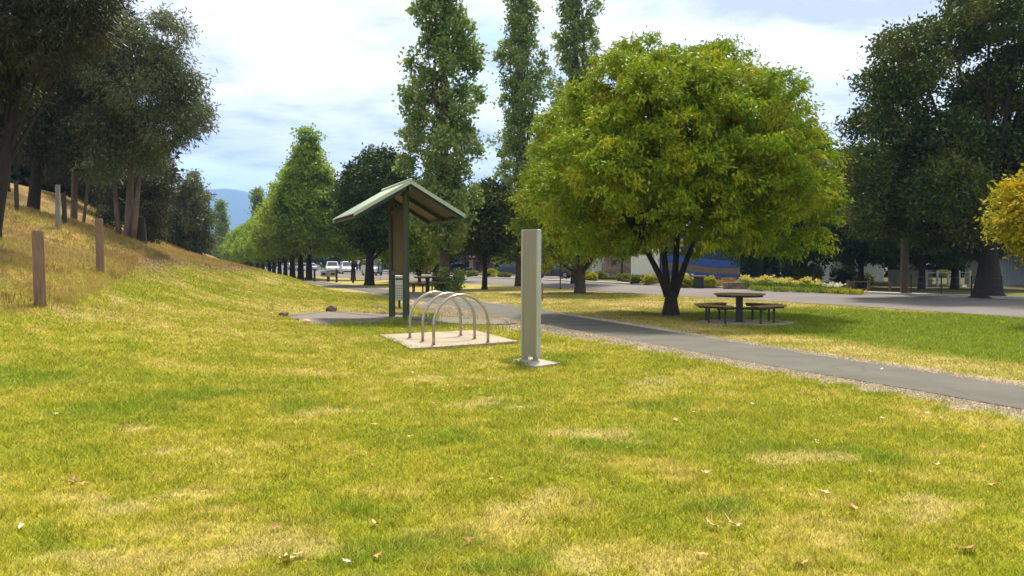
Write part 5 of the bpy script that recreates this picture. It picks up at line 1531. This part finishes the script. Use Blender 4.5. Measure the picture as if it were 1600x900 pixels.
mound('garden_shrub', 'green shrub behind the golden shrubs and bin', 1062, 446, 30, 16, M['shrub'], 9, group='garden shrubs')
mound('garden_shrub', 'dry looking shrub before the cream shed', 938, 437, 22, 12, M['shrub'], 10, group='garden shrubs')
mound('garden_shrub', 'yellowish shrub across the road right of the small tree', 767, 434.5, 24, 14, M['hedge'], 11, group='garden shrubs')
mound('garden_shrub', 'grey green shrub across the road before the orange shop', 737, 433.5, 22, 10, M['shrub'], 12, group='garden shrubs')
mound('garden_shrub', 'low green shrub before the dark blue four wheel drive', 788, 434.5, 20, 7, M['shrub'], 13, group='garden shrubs')
mound('garden_shrub', 'dark shrub against the stone building', 975, 439, 22, 10, M['shrub'], 14, group='garden shrubs')
mound('garden_shrub', 'small yellow shrub before the paling fence', 1477, 434, 14, 12, M['hedge'], 15, 2500, group='garden shrubs')


def strap_clump(label, px, py, wpx, hpx, mat, seed, n, flower=None, name='lily_clump', group='lily clumps in the garden bed', nf=26):
    g = G(px, py); s = FPX / g[1]; rx, h = wpx / s / 2, hpx / s
    r = np.random.default_rng(seed)
    root = thing(name, label, 'plant', (g[0], g[1] + .3, 0), 0, group)
    bx_ = r.normal(0, rx * .5, n); by_ = r.normal(0, .35, n); az = r.random(n) * 6.28; hh = h * (.5 + .5 * r.random(n)); ln = hh * (.3 + .5 * r.random(n))
    w = .035; fa = az + 1.57
    b0 = np.stack([bx_, by_, 0 * bx_], 1); m_ = b0 + np.stack([np.cos(az) * ln * .4, np.sin(az) * ln * .4, hh * .75], 1); tp_ = b0 + np.stack([np.cos(az) * ln, np.sin(az) * ln, hh * .8], 1)
    sd = np.stack([np.cos(fa), np.sin(fa), 0 * fa], 1) * w / 2
    q = np.empty((n, 4, 3)); q[:, 0] = b0; q[:, 1] = m_ + sd; q[:, 2] = tp_; q[:, 3] = m_ - sd
    link('leaves', raw_mesh('leaves', q.reshape(-1, 3), 4, mat), root)
    if flower:
        lb = [(r.normal(0, rx * .5), r.normal(0, .3), h * r.uniform(.78, 1.05), .05) for _ in range(nf)]
        tag(link('flowers', crown_mesh('flowers', lb, nf * 9, .11, .07, .03, nf * 3, -.3, flower, seed), root), kind='stuff')
    return root


bedx = [1168, 1184, 1200, 1216, 1232, 1248, 1264, 1280, 1296, 1312]
lily = ['lily clump with yellow flowers, next to the low retaining block', 'second yellow lily clump from the retaining block', 'yellow lily clump three along from the retaining block', 'yellow lily clump, fourth from the retaining block', 'yellow lily clump left of the olive shrub', 'yellow lily clump at the foot of the olive shrub', 'yellow lily clump right of the olive shrub', 'yellow lily clump before the dark shrub', 'cream flowered clump before the dark shrub', 'cream flowered clump nearest the timber rail']
for i, (px, lab) in enumerate(zip(bedx, lily)):
    strap_clump(lab, px, 452.0 + i * .75, 22, (20, 16, 21, 17, 19, 15, 20, 17)[i] if i < 8 else 14, M['strap'], 100 + i, 420, M['flower'] if i < 8 else M['flower_white'], nf=(22, 14, 26, 18, 24, 12, 22, 15)[i] if i < 8 else 12)
for i, px in enumerate([1190, 1222, 1254, 1286, 1314, 1338]):
    strap_clump('low green edging plant along the road, %s' % ['under the first lilies', 'below the second and third lilies', 'below the olive shrub', 'below the dark shrub', 'below the cream flowers', 'near the timber rail post'][i], px, 455.5 + i * 1.1, 30, 12, M['strap'] if i < 4 else M['hedge'], 120 + i, 420, None, 'edging_plant', 'edging plants along the road')
strap_clump('orange flax plant right of the golden shrubs', 1124, 450, 22, 17, M['flax'], 140, 320, None, 'flax_plant', 'flax plants')
strap_clump('pinkish flax plant behind the orange flax', 1140, 447, 20, 18, M['flax'], 141, 300, None, 'flax_plant', 'flax plants')
strap_clump('tall yellow flowering plant before the blue mural', 1068, 443, 24, 14, M['strap'], 142, 260, M['flower'], 'lily_clump', 'lily clumps in the garden bed')
# retaining block, log edging
g = G(1150, 452); mb = MB(); mb.box(-.75, .75, -.2, .2, 0, .42)
tag(mb.build('retaining_block', M['stone'], None, bevel=.03, loc=(g[0], g[1], 0)), 'low stone retaining block between the flax and the lilies', 'block')
for i, (x0_, y0_, x1_, y1_, lab) in enumerate([(930, 437, 978, 437.5, 'sleeper log edging before the stone building'), (972, 440, 1004, 442.5, 'sleeper log edging before the white corrugated wall')]):
    a, b = G(x0_, y0_), G(x1_, y1_); mb = MB(); mb.bar((a[0], a[1], .12), (b[0], b[1], .12), .2, .22)
    tag(mb.build('log_edging', M['post_dark'], None, bevel=.02), lab, 'log', 'log edgings beyond the road')
# roadside bin with timber lid
g = G(1092, 451)
rb = thing('roadside_bin', 'grey green square bin with a timber lid between two golden shrubs', 'bin', (g[0], g[1], 0), .1)
mb = MB(); mb.box(-.24, .24, -.24, .24, 0, .72); mb.build('bin_body', M['dark_steel'], rb, bevel=.02)
mb = MB(); mb.box(-.33, .33, -.33, .33, .73, .79); mb.build('lid', M['table_wood'], rb, bevel=.01)
# white stones by the big trunk
for px, py, lab in ((1505, 450, 'white stone left under the rail fence'), (1523, 446.5, 'white stone next to the huge trunk')):
    g = G(px, py); o = rock(lab, px, py, .22, .16, .12, M['white'], px); o['group'] = 'white stones beyond the road'

# ------------------------------------------------------------------ mountains
def ridge(name, D, prof, depth, seed):
    r = np.random.default_rng(seed)
    xs = np.linspace(-7000, 7000, 420); px = xs / D * FPX + 800
    top = np.interp(px, [p[0] for p in prof], [p[1] for p in prof])
    h = (410 - top) / FPX * D + EYE
    h = h + (fbm(xs * .004, xs * 0, seed) - .5) * h * .10
    vs = []; fs = []; ny_ = 14
    for j in range(ny_):
        t_ = j / (ny_ - 1)
        k = math.sin(t_ * PI) ** 1.2
        for i, x in enumerate(xs):
            rr_ = fbm(np.array([x * .0035]), np.array([t_ * 5.0]), seed + 9)[0]
            vs.append((x, D + (t_ - .5) * depth, h[i] * k * (.75 + .5 * rr_ if 0 < j < ny_ - 1 and abs(t_ - .5) > .12 else 1) - 3))
    n = len(xs)
    for j in range(ny_ - 1):
        for i in range(n - 1): fs.append((j * n + i, j * n + i + 1, (j + 1) * n + i + 1, (j + 1) * n + i))
    mb = MB(); mb.add(vs, fs)
    return tag(mb.build(name, M['mountain'], None, smooth=True), kind='structure')


ridge('mountains', 4200, [(-3000, 330), (-800, 320), (100, 300), (220, 288), (270, 293), (310, 296), (355, 293), (400, 301), (440, 300), (500, 306), (560, 310), (650, 316), (760, 330), (1000, 350), (1600, 370), (2600, 380)], 1800, 4)

# ------------------------------------------------------------------ haze
hz = MB(); hz.box(-8600, 8600, -8600, 8600, -3.6, 520)
ho = hz.build('haze', bpy.data.materials.new('haze_air'))
tag(ho, 'thin blue haze in the air', 'haze', kind='stuff')
m = ho.data.materials[0]; nt, N, L = nodes_of(m)
N.remove(N['Principled BSDF'])
pv = N.new('ShaderNodeVolumePrincipled'); pv.inputs['Color'].default_value = (.30, .53, 1.0, 1); pv.inputs['Density'].default_value = .00022
pv.inputs['Anisotropy'].default_value = 0.0
L.new(pv.outputs[0], N['Material Output'].inputs['Volume'])

# ------------------------------------------------------------------ sky and sun
SUN_EL, SUN_AZ = math.radians(60), math.radians(8)
w = bpy.data.worlds.new('World'); scene.world = w; w.use_nodes = True
nt = w.node_tree; N, L = nt.nodes, nt.links
bg1 = N['Background']; out = N['World Output']
sky = N.new('ShaderNodeTexSky'); sky.sky_type = 'NISHITA'; sky.sun_disc = False; sky.sun_elevation = SUN_EL; sky.sun_rotation = SUN_AZ; sky.altitude = 300
L.new(sky.outputs[0], bg1.inputs['Color']); bg1.inputs['Strength'].default_value = .10
tc = N.new('ShaderNodeTexCoord'); sp = N.new('ShaderNodeSeparateXYZ'); L.new(tc.outputs['Generated'], sp.inputs[0])
def mth(op, a, b=None):
    n = N.new('ShaderNodeMath'); n.operation = op
    for i, v in enumerate((a, b)):
        if v is None: continue
        if hasattr(v, 'links'): L.new(v, n.inputs[i])
        else: n.inputs[i].default_value = v
    return n.outputs[0]
zz = mth('ADD', mth('MAXIMUM', sp.outputs[2], 0.0), .16)
cb_ = N.new('ShaderNodeCombineXYZ'); L.new(mth('DIVIDE', sp.outputs[0], zz), cb_.inputs[0]); L.new(mth('DIVIDE', sp.outputs[1], zz), cb_.inputs[1]); cb_.inputs[2].default_value = 3.1
def noise(scale, det, rough, ofs):
    mp = N.new('ShaderNodeMapping'); mp.inputs['Location'].default_value = ofs; mp.inputs['Scale'].default_value = (1, 1.25, 1); L.new(cb_.outputs[0], mp.inputs[0])
    n = N.new('ShaderNodeTexNoise'); n.inputs['Scale'].default_value = scale; n.inputs['Detail'].default_value = det; n.inputs['Roughness'].default_value = rough; n.inputs['Distortion'].default_value = .25
    L.new(mp.outputs[0], n.inputs['Vector']); return n.outputs['Fac']
def ramp(fac, stops):
    r = N.new('ShaderNodeValToRGB'); cr_ = r.color_ramp
    while len(cr_.elements) < len(stops): cr_.elements.new(.5)
    for e, (p_, c_) in zip(cr_.elements, stops): e.position = p_; e.color = (*c_, 1)
    L.new(fac, r.inputs[0]); return r.outputs[0]
cover = ramp(noise(1.15, 9, .55, (1.7, .4, 0)), [(.30, (0, 0, 0)), (.45, (1, 1, 1))])
shade = ramp(noise(1.7, 8, .6, (7.3, 2.1, 0)), [(.38, (.56, .59, .64)), (.47, (.82, .825, .835)), (.57, (1.06, 1.035, .99))])
bg2 = N.new('ShaderNodeBackground'); L.new(shade, bg2.inputs[0]); bg2.inputs[1].default_value = .53
mxs = N.new('ShaderNodeMixShader'); L.new(cover, mxs.inputs[0]); L.new(bg1.outputs[0], mxs.inputs[1]); L.new(bg2.outputs[0], mxs.inputs[2]); L.new(mxs.outputs[0], out.inputs['Surface'])
sd_ = bpy.data.lights.new('sun', 'SUN'); sd_.energy = 3.2; sd_.angle = math.radians(7); sd_.color = (1, .92, .79)
so = bpy.data.objects.new('sun', sd_); C.objects.link(so)
sv = Vector((math.cos(SUN_EL) * math.sin(SUN_AZ), math.cos(SUN_EL) * math.cos(SUN_AZ), math.sin(SUN_EL)))
so.rotation_euler = sv.to_track_quat('Z', 'Y').to_euler(); so.location = (0, 0, 60)

# ------------------------------------------------------------------ render settings
vs = scene.view_settings
vs.view_transform = 'Standard'; vs.look = 'None'; vs.gamma = 1; vs.exposure = 1.45; vs.use_curve_mapping = False
cy = scene.cycles
cy.max_bounces = 8; cy.diffuse_bounces = 4; cy.transmission_bounces = 4; cy.volume_bounces = 1; cy.transparent_max_bounces = 8
cy.use_denoising = True
